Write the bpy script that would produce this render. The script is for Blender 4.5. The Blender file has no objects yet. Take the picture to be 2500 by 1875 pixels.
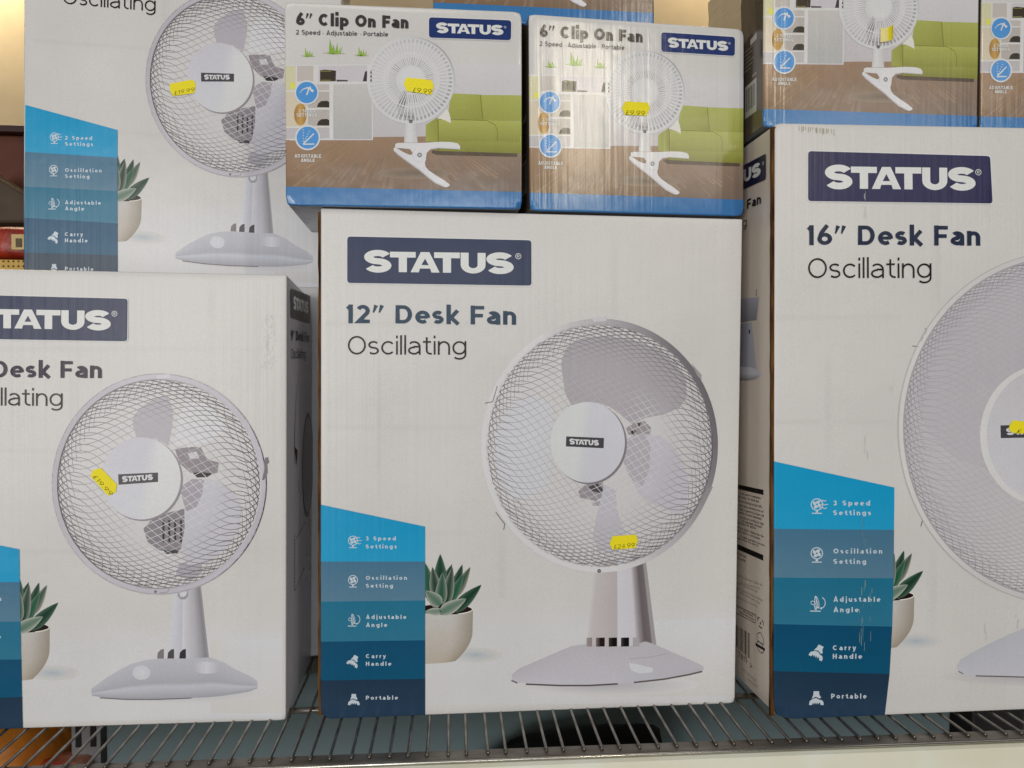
import bpy, bmesh, math, random
import numpy as np
from mathutils import Matrix, Vector

random.seed(7)
sc = bpy.context.scene
COL = sc.collection

# ------------------------------------------------------------------ camera
F, CX, CY, EYE = 1950.0, 1250.0, 937.5, 0.305172      # focal length and centre in photo pixels, eye height over the shelf
CAM_YAW, CAM_PITCH = math.radians(5.7), math.radians(-1.6)
cam = bpy.data.cameras.new('camera')
cam.sensor_width = 36.0
cam.lens = F / 2500.0 * 36.0
cam.clip_start, cam.clip_end = 0.01, 50.0
cam_ob = bpy.data.objects.new('camera', cam)
cam_ob.location = (0, 0, EYE)
cam_ob.rotation_euler = (math.pi / 2 + CAM_PITCH, 0, -CAM_YAW)
COL.objects.link(cam_ob)
sc.camera = cam_ob

# ------------------------------------------------------------------ world, lamps, exposure
world = bpy.data.worlds.new('World')
sc.world = world
world.use_nodes = True
bg = world.node_tree.nodes['Background']
bg.inputs[0].default_value = (1.0, 0.95, 0.88, 1)
bg.inputs[1].default_value = 0.055
sc.view_settings.view_transform = 'Standard'
sc.view_settings.look = 'None'
sc.view_settings.exposure = 0.0
sc.view_settings.gamma = 1.0
sc.view_settings.use_curve_mapping = False


def area_lamp(name, loc, target, sx, sy, power, color):
    l = bpy.data.lights.new(name, 'AREA')
    l.shape = 'RECTANGLE'
    l.size, l.size_y, l.energy, l.color = sx, sy, power, color
    o = bpy.data.objects.new(name, l)
    o.location = loc
    o.rotation_euler = (Vector(target) - Vector(loc)).to_track_quat('-Z', 'Y').to_euler()
    COL.objects.link(o)
    return o


WARM = (1.0, 0.955, 0.90)
area_lamp('ceiling_tube_lamp', (-0.7, -1.5, 2.3), (0.0, 0.7, 0.3), 1.6, 0.5, 8, WARM)
area_lamp('ceiling_tube_lamp', (0.9, -1.2, 2.3), (0.2, 0.7, 0.3), 1.4, 0.3, 3, WARM)
area_lamp('unseen_front_light', (-1.3, -2.0, 0.30), (0.0, 0.7, 0.0), 1.4, 1.2, 28, (1.0, 0.955, 0.915))  # unseen broad fill added low at the left to even out the fronts
area_lamp('unseen_front_light', (-1.1, -2.2, 0.55), (-0.2, 0.7, 0.1), 0.10, 0.55, 3.5, (1.0, 0.96, 0.88))  # narrow light added for the vertical streak on the left box
area_lamp('unseen_front_light', (0.22, -2.2, 0.80), (0.0, 0.7, 0.2), 0.42, 0.16, 3.0, (0.92, 0.96, 1.0))  # small light added for the sheen across the middle logo
area_lamp('unseen_front_light', (-0.25, -2.5, 0.72), (0.0, 0.7, 0.2), 1.8, 0.55, 13, (0.97, 0.96, 0.93))  # unseen broad panel added for soft sheen and front fill
area_lamp('doorway_light', (1.12, -2.2, 1.42), (0.2, 0.7, 0.5), 0.10, 1.0, 13, (1.0, 0.90, 0.70))
area_lamp('unseen_front_light', (2.0, -2.2, 1.27), (0.4, 0.7, 0.4), 0.8, 0.45, 4.5, (1.0, 0.95, 0.88))  # unseen source placed where the glare on the right logo points
wl = bpy.data.lights.new('wall_spot_lamp', 'POINT')
wl.energy, wl.color, wl.shadow_soft_size = 4.2, (1.0, 0.86, 0.60), 0.03
wlo = bpy.data.objects.new('wall_spot_lamp', wl)
wlo.location = (-0.67, 1.15, 0.925)
COL.objects.link(wlo)
wl2 = bpy.data.lights.new('wall_spot_lamp', 'POINT')
wl2.energy, wl2.color, wl2.shadow_soft_size = 3.0, (1.0, 0.82, 0.55), 0.03
wlo2 = bpy.data.objects.new('wall_spot_lamp', wl2)
wlo2.location = (0.47, 1.12, 1.02)
COL.objects.link(wlo2)

# ------------------------------------------------------------------ colour and materials
def lin(c):
    c = c / 255.0
    return c / 12.92 if c <= 0.04045 else ((c + 0.055) / 1.055) ** 2.4


WHITE = (lin(190), lin(183), lin(174))     # how plain white card reads under the shop lamps


def C(r, g, b):
    """surface colour of something that reads (r,g,b) where white card reads WHITE"""
    if max(r, g, b) - min(r, g, b) < 17 and 90 < max(r, g, b) < 215:
        b = min(b, g + 1)
    c = [max(0.005, min(lin(v) / w, (lin(v) / w) ** 1.14) * 0.75 - 0.012) for v, w in zip((r, g, b), WHITE)]     # less what the coating's gloss adds
    k = min(1.0, 0.86 / max(c))
    return tuple(v * k for v in c)


PAPER = C(190, 183, 175)


def mix(a, b, t):
    return tuple(x + (y - x) * t for x, y in zip(a, b))


def new_mat(name):
    m = bpy.data.materials.new(name)
    m.use_nodes = True
    nt = m.node_tree
    return m, nt.nodes, nt.links, nt.nodes['Principled BSDF']


def card_material(name, rough, spec, bump, coat=0.0, streak=1.0):
    m, N, L, P = new_mat(name)
    at = N.new('ShaderNodeAttribute'); at.attribute_name = 'Col'
    tc = N.new('ShaderNodeTexCoord')
    mp = N.new('ShaderNodeMapping'); mp.inputs['Scale'].default_value = (210, 90, 2.2)
    L.new(tc.outputs['Object'], mp.inputs[0])
    n1 = N.new('ShaderNodeTexNoise'); n1.inputs['Scale'].default_value = 1.0; n1.inputs['Detail'].default_value = 3
    L.new(mp.outputs[0], n1.inputs['Vector'])
    n2 = N.new('ShaderNodeTexNoise'); n2.inputs['Scale'].default_value = 9.0; n2.inputs['Detail'].default_value = 4
    L.new(tc.outputs['Object'], n2.inputs['Vector'])
    n3 = N.new('ShaderNodeTexNoise'); n3.inputs['Scale'].default_value = 900.0; n3.inputs['Detail'].default_value = 1
    L.new(tc.outputs['Object'], n3.inputs['Vector'])
    # handling grime and print mottling
    r2 = N.new('ShaderNodeMapRange'); r2.inputs[1].default_value = 0.3; r2.inputs[2].default_value = 0.75
    r2.inputs[3].default_value = 0.93; r2.inputs[4].default_value = 1.02
    L.new(n2.outputs[0], r2.inputs[0])
    r3 = N.new('ShaderNodeMapRange'); r3.inputs[1].default_value = 0.25; r3.inputs[2].default_value = 0.75
    r3.inputs[3].default_value = 0.955; r3.inputs[4].default_value = 1.045
    L.new(n3.outputs[0], r3.inputs[0])
    mu = N.new('ShaderNodeMath'); mu.operation = 'MULTIPLY'
    L.new(r2.outputs[0], mu.inputs[0]); L.new(r3.outputs[0], mu.inputs[1])
    vm = N.new('ShaderNodeVectorMath'); vm.operation = 'SCALE'
    L.new(at.outputs['Color'], vm.inputs[0]); L.new(mu.outputs[0], vm.inputs['Scale'])
    L.new(vm.outputs[0], P.inputs['Base Color'])
    rr = N.new('ShaderNodeMapRange'); rr.inputs[3].default_value = rough - 0.06; rr.inputs[4].default_value = rough + 0.1
    L.new(n2.outputs[0], rr.inputs[0]); L.new(rr.outputs[0], P.inputs['Roughness'])
    P.inputs['Specular IOR Level'].default_value = spec
    P.inputs['Coat Weight'].default_value = coat
    P.inputs['Coat Roughness'].default_value = 0.16
    b1 = N.new('ShaderNodeBump'); b1.inputs['Strength'].default_value = bump; b1.inputs['Distance'].default_value = 0.0006 * streak
    L.new(n1.outputs[0], b1.inputs['Height'])
    b2 = N.new('ShaderNodeBump'); b2.inputs['Strength'].default_value = 0.35; b2.inputs['Distance'].default_value = 0.006
    L.new(n2.outputs[0], b2.inputs['Height']); L.new(b1.outputs[0], b2.inputs['Normal'])
    L.new(b2.outputs[0], P.inputs['Normal'])
    return m


def plain_material(name, color, rough=0.5, metal=0.0, spec=0.5, noise=0.12, nscale=40.0, bump=0.0, color2=None, stretch=(1, 1, 1)):
    m, N, L, P = new_mat(name)
    tc = N.new('ShaderNodeTexCoord')
    mp = N.new('ShaderNodeMapping'); mp.inputs['Scale'].default_value = stretch
    L.new(tc.outputs['Object'], mp.inputs[0])
    n = N.new('ShaderNodeTexNoise'); n.inputs['Scale'].default_value = nscale; n.inputs['Detail'].default_value = 5
    L.new(mp.outputs[0], n.inputs['Vector'])
    cr = N.new('ShaderNodeValToRGB')
    c2 = color2 or tuple(c * (1 - noise * 2) for c in color)
    cr.color_ramp.elements[0].position = 0.32; cr.color_ramp.elements[0].color = (*c2, 1)
    cr.color_ramp.elements[1].position = 0.66; cr.color_ramp.elements[1].color = (*color, 1)
    L.new(n.outputs[0], cr.inputs[0]); L.new(cr.outputs[0], P.inputs['Base Color'])
    P.inputs['Metallic'].default_value = metal
    rr = N.new('ShaderNodeMapRange'); rr.inputs[3].default_value = rough + 0.1; rr.inputs[4].default_value = rough - 0.05
    L.new(n.outputs[0], rr.inputs[0]); L.new(rr.outputs[0], P.inputs['Roughness'])
    P.inputs['Specular IOR Level'].default_value = spec
    if bump:
        b = N.new('ShaderNodeBump'); b.inputs['Strength'].default_value = 0.6; b.inputs['Distance'].default_value = bump
        L.new(n.outputs[0], b.inputs['Height']); L.new(b.outputs[0], P.inputs['Normal'])
    return m


M_CARD = card_material('coated_white_card', 0.28, 0.27, 0.46)
M_GLOSSY = card_material('glossy_printed_card', 0.17, 0.42, 0.42, coat=0.2)
M_STICKER = card_material('sticker_paper', 0.5, 0.25, 0.03)
M_RAW = plain_material('raw_corrugated_edge', C(104, 76, 48), 0.9, spec=0.1, nscale=300, color2=C(58, 42, 32), stretch=(1, 1, 0.12))
M_WIRE = plain_material('worn_shelf_wire', (0.32, 0.305, 0.28), 0.30, metal=0.85, nscale=60, color2=(0.17, 0.145, 0.12), bump=0.0004)
M_RAIL = plain_material('tarnished_rail_metal', (0.24, 0.22, 0.195), 0.42, metal=0.5, nscale=25, color2=(0.14, 0.11, 0.085), stretch=(1, 3, 1), bump=0.0003)
M_EDGE = plain_material('bright_rail_edge', (0.75, 0.73, 0.68), 0.18, metal=0.9, nscale=30, color2=(0.5, 0.48, 0.42), stretch=(0.3, 1, 1))
M_TICKET = plain_material('cream_ticket_plastic', C(222, 217, 198), 0.3, nscale=18, color2=C(194, 186, 162))
M_WALL = plain_material('cream_wall_paint', (0.46, 0.375, 0.25), 0.75, nscale=30, spec=0.2, noise=0.04)

# ------------------------------------------------------------------ scene helpers
def tag(o, label=None, cat=None, group=None, kind=None):
    if label: o['label'] = label
    if cat: o['category'] = cat
    if group: o['group'] = group
    if kind: o['kind'] = kind
    return o


def empty(name, mat):
    o = bpy.data.objects.new(name, None)
    o.empty_display_size = 0.02
    o.matrix_world = mat
    COL.objects.link(o)
    return o


def link_mesh(name, me, mat, parent=None):
    o = bpy.data.objects.new(name, me)
    me.materials.append(mat)
    COL.objects.link(o)
    if parent is not None:
        o.parent = parent
    return o


def copy_tree(o, parent=None):
    c = o.copy()
    COL.objects.link(c)
    if parent is not None:
        c.parent = parent
        c.matrix_parent_inverse = o.matrix_parent_inverse.copy()
    for ch in [x for x in KIDS.get(o.name, [])]:
        KIDS.setdefault(c.name, []).append(copy_tree(ch, c))
    return c


KIDS = {}


def kid(o, parent):
    KIDS.setdefault(parent.name, []).append(o)
    return o


def bm_box(bm, x0, x1, y0, y1, z0, z1):
    r = bmesh.ops.create_cube(bm, size=1.0)
    for v in r['verts']:
        v.co = Vector(((x0 + x1) / 2 + v.co.x * (x1 - x0), (y0 + y1) / 2 + v.co.y * (y1 - y0), (z0 + z1) / 2 + v.co.z * (z1 - z0)))
    return r['verts']


def mesh_of(bm, name, smooth=False):
    me = bpy.data.meshes.new(name)
    bm.to_mesh(me); bm.free()
    if smooth:
        for p in me.polygons: p.use_smooth = True
    return me


# ------------------------------------------------------------------ flat print: coloured vector shapes on a panel
LAYER = 2.2e-5


class Art:
    """collects coloured flat shapes in source coordinates; 'to_uv' turns them into metres on the panel, 'place' onto the box"""
    def __init__(self, to_uv, place, up):
        self.to_uv, self.place, self.up = to_uv, place, up
        self.V, self.Fc, self.K = [], [], []

    def v(self, p, z, c):
        u, w = self.to_uv(p[0], p[1])
        self.V.append((u, w, 6.0e-5 + z * LAYER)); self.K.append(c)
        return len(self.V) - 1

    def poly(self, pts, c, z=0):
        self.Fc.append([self.v(p, z, c) for p in pts])

    def grid(self, fn, ns, nt, cf, z=0):
        ss = ns if isinstance(ns, (list, tuple)) else [i / ns for i in range(ns + 1)]
        ts = nt if isinstance(nt, (list, tuple)) else [i / nt for i in range(nt + 1)]
        idx = [[self.v(fn(s, t), z, cf(s, t) if callable(cf) else cf) for t in ts] for s in ss]
        for i in range(len(ss) - 1):
            for j in range(len(ts) - 1):
                self.Fc.append([idx[i][j], idx[i + 1][j], idx[i + 1][j + 1], idx[i][j + 1]])

    def quad(self, tl, tr, br, bl, cf, z=0, ns=1, nt=1):
        def fn(s, t):
            a = (tl[0] + (tr[0] - tl[0]) * s, tl[1] + (tr[1] - tl[1]) * s)
            b = (bl[0] + (br[0] - bl[0]) * s, bl[1] + (br[1] - bl[1]) * s)
            return a[0] + (b[0] - a[0]) * t, a[1] + (b[1] - a[1]) * t
        self.grid(fn, ns, nt, cf, z)

    def ribbon(self, pts, w, c, z=0, closed=False, thin=0.0):
        pts = [p for i, p in enumerate(pts) if i == 0 or abs(p[0] - pts[i - 1][0]) + abs(p[1] - pts[i - 1][1]) > 1e-7]
        n = len(pts)
        P = [np.array(p, float) for p in pts]
        prev = None
        first = None
        for i in range(n):
            a = P[i - 1] if (i > 0 or closed) else None
            b = P[(i + 1) % n] if (i < n - 1 or closed) else None
            d1 = (P[i] - a) if a is not None else (b - P[i])
            d2 = (b - P[i]) if b is not None else (P[i] - a)
            d1 = d1 / (np.linalg.norm(d1) + 1e-12); d2 = d2 / (np.linalg.norm(d2) + 1e-12)
            n1 = np.array([-d1[1], d1[0]]); n2 = np.array([-d2[1], d2[0]])
            m = n1 + n2
            q = m @ m
            m = m * (2.0 / q) if q > 0.35 else n1
            ww = w(i / max(1, n - 1)) if callable(w) else w
            dm = d1 + d2
            if thin: ww = ww * (1 - thin * abs(dm[0]) / (np.linalg.norm(dm) + 1e-9))
            cc = c(i / max(1, n - 1)) if callable(c) else c
            l, r = self.v(P[i] + m * ww / 2, z, cc), self.v(P[i] - m * ww / 2, z, cc)
            if prev: self.Fc.append([prev[0], prev[1], r, l])
            else: first = (l, r)
            prev = (l, r)
        if closed: self.Fc.append([prev[0], prev[1], first[1], first[0]])

    def disc(self, c, rx, ry, cf, z=0, r0=0.0, na=48, nr=4, a0=0.0, a1=360.0, rot=0.0):
        ca, sa = math.cos(rot), math.sin(rot)

        def fn(s, t):
            a = math.radians(a0 + (a1 - a0) * s); r = r0 + (1 - r0) * t
            x, y = rx * r * math.cos(a), ry * r * math.sin(a)
            return c[0] + x * ca - y * sa, c[1] + x * sa + y * ca

        def cc(s, t):
            a = math.radians(a0 + (a1 - a0) * s); r = r0 + (1 - r0) * t
            return cf(r * math.cos(a), r * math.sin(a)) if callable(cf) else cf
        self.grid(fn, na, nr, cc, z)

    def build(self, name, parent, mat):
        bm = bmesh.new()
        lay = bm.verts.layers.float_color.new('Col')
        vs = []
        for co, k in zip(self.V, self.K):
            v = bm.verts.new(co); v[lay] = (*k, 1.0); vs.append(v)
        for f in self.Fc:
            try: bm.faces.new([vs[i] for i in f])
            except ValueError: pass
        cut_along(bm, self.place)
        for v in bm.verts:
            v.co = self.place(v.co.x, v.co.y, v.co.z)
        me = bpy.data.meshes.new(name)
        bm.to_mesh(me); bm.free()
        return kid(link_mesh(name, me, mat, parent), parent)


def cut_along(bm, place, axes=(0, 1)):
    """split flat print where the panel bends, so that it follows the card"""
    if not hasattr(place, 'cuts') or not bm.verts: return
    for ax, lines in zip(axes, place.cuts):
        lo = min(v.co[ax] for v in bm.verts); hi = max(v.co[ax] for v in bm.verts)
        no = [0, 0, 0]; no[ax] = 1
        for c in lines:
            if lo + 1e-5 < c < hi - 1e-5:
                co = [0, 0, 0]; co[ax] = c
                bmesh.ops.bisect_plane(bm, geom=bm.verts[:] + bm.edges[:] + bm.faces[:], dist=1e-7, plane_co=co, plane_no=no)


# ------------------------------------------------------------------ lettering: a small stroke alphabet (cap height 1)
def arc(cx, cy, rx, ry, a0, a1, n=14):
    return [(cx + rx * math.cos(math.radians(a0 + (a1 - a0) * i / n)), cy + ry * math.sin(math.radians(a0 + (a1 - a0) * i / n))) for i in range(n + 1)]


XH = 0.73


def glyph(ch, w):
    h = w / 2
    X = XH
    if ch == ' ': return [], 0.34
    lo, hi = h, X - h
    mid = X / 2
    R = (X - w) / 2 * 1.04            # round lowercase half width
    ow = 2 * R + w                    # width of the o
    cx = h + R
    if ch in 'odbpqgce':
        ell = arc(cx, mid, R, hi - mid, 0, 360, 26)[:-1]
        st = []
        if ch in 'odbpqg': st.append(('c', ell))
        xr = cx + R
        if ch == 'd': st.append([(xr, 0), (xr, 1.04)])
        if ch == 'b': st.append([(h, 0), (h, 1.04)])
        if ch == 'p': st.append([(h, -0.27), (h, X)])
        if ch == 'q': st.append([(xr, -0.27), (xr, X)])
        if ch == 'g': st.append([(xr, X), (xr, 0.0)] + arc(cx, 0.0, R, 0.27 - h, 0, -140, 10))
        if ch == 'c': st.append(arc(cx, mid, R, hi - mid, 42, 318, 20)); return st, ow * 0.9
        if ch == 'e': st += [arc(cx, mid, R, hi - mid, -7, 308, 22), [(h, mid), (xr, mid)]]; return st, ow * 0.96
        return st, ow
    if ch == 'a':
        W = 0.66
        return [[(h + .04, X - .13 - h * .4)] + arc(W / 2 - .02, X - .30, W / 2 - h + .02, .30 - h, 125, 0, 10) + [(W - h, 0)],
                ('o', [(W - h, .42), (W / 2, .42 + .01)] + arc(W / 2 - .02, .21 + h * .25, W / 2 - .02 - h + .02, .21 - h * .75, 90, 270, 10) + [(W / 2 + .06, h), (W - h, h + .13)])], W
    if ch == 's':
        W = 0.58
        q = (X - w) / 4
        return [arc(W / 2, X - h - q, W / 2 - h, q, 35, 270, 14)[:-1] + arc(W / 2, h + q, W / 2 - h, q, 90, -145, 14)], W
    if ch in 'nhmur':
        W = 0.66
        rr = min(0.30, W / 2 - h)
        if ch == 'u':
            return [[(h, X), (h, .30)] + arc(W / 2, .30, W / 2 - h, .30 - h, 180, 360, 12)[1:-1] + [(W - h, .30), (W - h, X)], [(W - h, 0), (W - h, .32)]], W
        arch = [(h, X - .34)] + arc(W / 2, X - .32, W / 2 - h, .32 - h, 170, 0, 12) + [(W - h, 0)]
        if ch == 'r': return [[(h, 0), (h, X)], arc(.36, X - .34, .36 - h, .34 - h, 175, 80, 8)], .43
        if ch == 'm':
            W = .56
            a1 = [(h, X - .30)] + arc(W / 2, X - .28, W / 2 - h, .28 - h, 170, 0, 10) + [(W - h, 0)]
            a2 = [(x + W - w, y) for x, y in a1]
            return [[(h, 0), (h, X)], a1, a2], 2 * W - w
        return [[(h, 0), (h, 1.04 if ch == 'h' else X)], arch], W
    if ch == 'i': return [[(h, 0), (h, X)], [(h, .87), (h, .87 + max(w, .15))]], w
    if ch == 'l': return [[(h, 0), (h, 1.04)]], w
    if ch == 'j': return [[(h + .06, X), (h + .06, -.10)] + arc(h - .10, -.10, .16, .17 - h * .6, 0, -80, 6), [(h + .06, .87), (h + .06, .87 + max(w, .15))]], w + .06
    if ch == 't': return [[(.16 + h, .93), (.16 + h, .22)] + arc(.38 + h, .22, .22, .22 - h, 180, 285, 8), [(0, X - h), (.44, X - h)]], .46
    if ch == 'f': return [[(.14 + h, 0), (.14 + h, .80)] + arc(.36 + h, .80, .22, .24 - h, 180, 85, 8), [(0, X - h), (.42, X - h)]], .44
    if ch == 'k': return [[(h, 0), (h, 1.04)], [(h, .22), (.56, X)], [(.22, .36), (.60, 0)]], .60
    if ch == 'v': return [[(h * .7, X), (.32, h * .5), (.64 - h * .7, X)]], .64
    if ch == 'w': return [[(h * .7, X), (.27, h * .5), (.47, X - .05), (.67, h * .5), (.94 - h * .7, X)]], .94
    if ch == 'x': return [[(h * .7, 0), (.58 - h * .7, X)], [(h * .7, X), (.58 - h * .7, 0)]], .58
    if ch == 'y': return [[(h * .7, X), (.33, .02)], [(.64 - h * .7, X), (.33, .0), (.24, -.2), (.06, -.24)]], .64
    if ch == 'z': return [[(.03, X - h), (.53, X - h), (.05, h), (.56, h)]], .58
    T, B = 1 - h, h
    if ch in 'OCGQ':
        W = 0.98 if ch == 'O' else 0.92
        e = W / 2
        if ch == 'O': return [('c', arc(e, .5, e - h, .5 - h, 0, 360, 32)[:-1])], W
        a = arc(e, .5, e - h, .5 - h, 45, 315, 22)
        if ch == 'G': a = arc(e, .5, e - h, .5 - h, 45, 330, 22) + [(W - h, .46), (W * .55, .46)]
        return [a], W
    if ch == 'S':
        W = 0.74; q = (1 - w) / 4
        return [arc(W / 2, 1 - h - q, W / 2 - h, q, 35, 270, 16)[:-1] + arc(W / 2, h + q, W / 2 - h, q, 90, -145, 16)], W
    if ch == 'D': return [[(h, B), (h, T)] + [(.38, T)] + arc(.40, .5, .42 - h + .02, .5 - h, 90, -90, 16) + [(.38, B), (h - h, B)]], .86
    if ch == 'P': return [[(h, 0), (h, 1)], [(h, T), (.40, T)] + arc(.42, .70 - h * .3, .34 - h, .30 - h * .7, 90, -90, 12) + [(.40, .40), (h, .40)]], .74
    if ch == 'R': return [[(h, 0), (h, 1)], [(h, T), (.40, T)] + arc(.42, .70 - h * .3, .34 - h, .30 - h * .7, 90, -90, 12) + [(.40, .40), (h, .40)], [(.40, .38), (.72 - h * .6, 0)]], .76
    if ch == 'B': return [[(h, 0), (h, 1)], [(h, T), (.42, T)] + arc(.42, .76 - h * .3, .30 - h * .6, .24 - h * .7, 90, -90, 10) + [(h, .52)], [(h, .52), (.46, .52)] + arc(.46, .26 + h * .4, .32 - h * .6, .26 - h * .6, 90, -90, 10) + [(h, B)]], .80
    if ch == 'F': return [[(h, 0), (h, 1)], [(h, T), (.68, T)], [(h, .47), (.62, .47)]], .70
    if ch == 'E': return [[(h, 0), (h, 1)], [(h, T), (.68, T)], [(h, .5), (.62, .5)], [(h, B), (.68, B)]], .70
    if ch == 'L': return [[(h, 1), (h, B), (.64, B)]], .66
    if ch == 'A': return [[(h * .7, 0), (.43, 1 - h * .3), (.86 - h * .7, 0)], [(.20, .26), (.66, .26)]], .86
    if ch == 'H': return [[(h, 0), (h, 1)], [(.78 - h, 0), (.78 - h, 1)], [(h, .5), (.78 - h, .5)]], .78
    if ch == 'I': return [[(h, 0), (h, 1)]], w
    if ch == 'J': return [[(.52 - h, 1), (.52 - h, .28)] + arc(.28, .28, .24 - h + .0, .28 - h, 0, -160, 8)], .52
    if ch == 'N': return [[(h, 0), (h, 1)], [(.80 - h, 0), (.80 - h, 1)], [(h, 1 - h), (.80 - h, h)]], .80
    if ch == 'M': return [[(h, 0), (h, 1)], [(.92 - h, 0), (.92 - h, 1)], [(h, 1 - h), (.46, .3), (.92 - h, 1 - h)]], .92
    if ch == 'T': return [[(.37, 0), (.37, 1)], [(0, T), (.74, T)]], .74
    if ch == 'U': return [[(h, 1), (h, .34)] + arc(.38, .34, .38 - h, .34 - h, 180, 360, 14)[1:-1] + [(.76 - h, .34), (.76 - h, 1)]], .76
    if ch == 'W': return [[(h * .7, 1), (.33, h * .5), (.58, .9), (.83, h * .5), (1.16 - h * .7, 1)]], 1.16
    if ch == '1': return [[(.30 - h, 0), (.30 - h, 1)], [(.30 - h, 1 - h * .8), (.02, .84 - h * .6)]], .34
    if ch == '2': return [arc(.33, .70 - h * .3, .31 - h * .6, .30 - h * .7, 155, -30, 12) + [(h * 1.1, h), (.68, h)]], .70
    if ch == '3': return [arc(.32, .76 - h * .3, .28 - h * .5, .24 - h * .6, 150, -88, 12), arc(.33, .27 + h * .3, .32 - h * .6, .27 - h * .7, 90, -150, 12)], .66
    if ch == '4': return [[(.50, 0), (.50, 1), (.06, .28), (.70, .28)]], .72
    if ch == '5': return [[(.60, T), (.14, T), (.10, .56)] + arc(.32, .32, .32 - h, .32 - h, 120, -150, 14)], .66
    if ch == '6': return [('c', arc(.37, .32, .37 - h, .32 - h, 0, 360, 20)[:-1]), [(h + .005, .34), (.16 + h * .4, .62), (.50, 1.0)]], .74
    if ch == '9': return [('c', arc(.37, .68, .37 - h, .32 - h, 0, 360, 20)[:-1]), [(.74 - h - .005, .66), (.58 - h * .4, .38), (.24, 0)]], .74
    if ch == '7': return [[(.03, T), (.62, T), (.22, 0)]], .66
    if ch == '0': return [('c', arc(.36, .5, .36 - h, .5 - h, 0, 360, 24)[:-1])], .72
    if ch == '\u201d': return [('t', [(.16, .97), (.02, .58)]), ('t', [(.46, .97), (.32, .58)])], .52
    if ch == '.': return [[(h, 0), (h, w * 1.1)]], w
    if ch == ',': return [[(h, w), (h * .4, -w)]], w
    if ch == '\u2022': return [[(.02, .36), (.16, .36)]], .18
    if ch == '>': return [[(.05, .75), (.5, .4), (.05, .05)]], .55
    if ch == '\u00a3': return [arc(.42, .72, .20, .26 - h, 40, 180, 8) + [(.22, .3), (.08, h), (.62, h)], [(.05, .45), (.5, .45)]], .64
    return [], .3


def text_width(s, w, track):
    x = 0.0
    for i, ch in enumerate(s):
        x += glyph(ch, w)[1] + (track if i < len(s) - 1 else 0)
    return x


def text(A, s, p0, p1, cap, w, col, z, track=0.13, slant=0.0):
    tot = text_width(s, w, track)
    dx, dy = (p1[0] - p0[0]) / tot, (p1[1] - p0[1]) / tot
    upv = (0.0, A.up * cap) if not isinstance(cap, tuple) else cap

    def mp(x, y):
        x += slant * y
        return p0[0] + dx * x + upv[0] * y, p0[1] + dy * x + upv[1] * y
    x = 0.0
    for ch in s:
        st, adv = glyph(ch, w)
        for k, q in enumerate(st):
            closed, wd, thin = False, w, (.16 if w > .15 else .04)
            if ch == 'e' and k == 1: wd = w * .82
            if isinstance(q, tuple):
                closed = q[0] == 'c'
                if q[0] == 't':
                    wd = (lambda t: 0.21 - 0.14 * t) if w > .15 else (lambda t: 0.13 - 0.08 * t)
                q = q[1]
            stroke(A, [(a + x, b) for a, b in q], wd, mp, col, z + k, closed, thin)
        x += adv + track


def stroke(A, pts, w, mp, col, z, closed=False, thin=0.0):
    """a ribbon built in letter space, mapped with mp"""
    old = A.to_uv
    A.to_uv = lambda a, b: old(*mp(a, b))
    A.ribbon(pts, w, col, z, closed, thin)
    A.to_uv = old


def wordmark(A, p0, p1, cap, col, z, reg=None, regr=0):
    """the five heavy extended capitals plus S, 7.30 units long, cap height 1"""
    tot = 7.28
    dx, dy = (p1[0] - p0[0]) / tot, (p1[1] - p0[1]) / tot
    cp = cap * A.up
    mp = lambda x, y: (p0[0] + dx * x, p0[1] + dy * x + cp * y)
    old = A.to_uv
    A.to_uv = lambda a, b: old(*mp(a, b))

    def S(x0, y0=-.02, hh=1.06):
        w = .30; wd = .90; q = (hh - w) / 4; sx = 1.33 / wd
        pts = arc(wd / 2, hh - w / 2 - q, wd / 2 - w / 2, q, 22, 262, 18)[:-1] + arc(wd / 2, w / 2 + q, wd / 2 - w / 2, q, 82, -158, 18)
        o2 = A.to_uv
        A.to_uv = lambda a, b: o2(x0 + a * sx, y0 + b)
        A.ribbon(pts, w, col, z)
        A.to_uv = o2

    def T(x0):
        A.poly([(x0, 1), (x0, .72), (x0 + .43, .72), (x0 + .43, 0), (x0 + .83, 0), (x0 + .83, .72), (x0 + 1.26, .72), (x0 + 1.26, 1)], col, z)
    S(0.0, -.04, 1.12)
    T(1.26)
    x0 = 2.27
    A.poly([(x0, 0), (x0 + .50, 1), (x0 + .92, 1), (x0 + .71, .68), (x0 + .52, .34), (x0 + .46, .19), (x0 + .40, 0)], col, z + 1)
    A.poly([(x0 + 1.42, 0), (x0 + .92, 1), (x0 + .71, .68), (x0 + .90, .34), (x0 + .96, .19), (x0 + 1.02, 0)], col, z + 1)
    A.poly([(x0 + .46, .19), (x0 + .52, .36), (x0 + .90, .36), (x0 + .96, .19)], col, z + 2)
    T(3.42)
    x0 = 4.72
    o = [(x0, 1), (x0, .40)] + [(x0 + .61 + .61 * math.cos(math.radians(a)), .40 + .42 * math.sin(math.radians(a))) for a in range(195, 346, 15)] + [(x0 + 1.22, .40), (x0 + 1.22, 1), (x0 + .83, 1), (x0 + .83, .42)]
    o += [(x0 + .61 + .22 * math.cos(math.radians(a)), .40 + .16 * math.sin(math.radians(a))) for a in range(-15, -166, -15)] + [(x0 + .39, .42), (x0 + .39, 1)]
    A.poly(o, col, z)
    S(5.98, -.03, 1.07)
    A.to_uv = old
    if reg:
        A.disc(reg, regr, regr, col, z, r0=.80, na=20, nr=1)
        text(A, 'R', (reg[0] - regr * .36, reg[1] - A.up * regr * .45), (reg[0] + regr * .40, reg[1] - A.up * regr * .45), regr * .95, .17, col, z)


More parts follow.
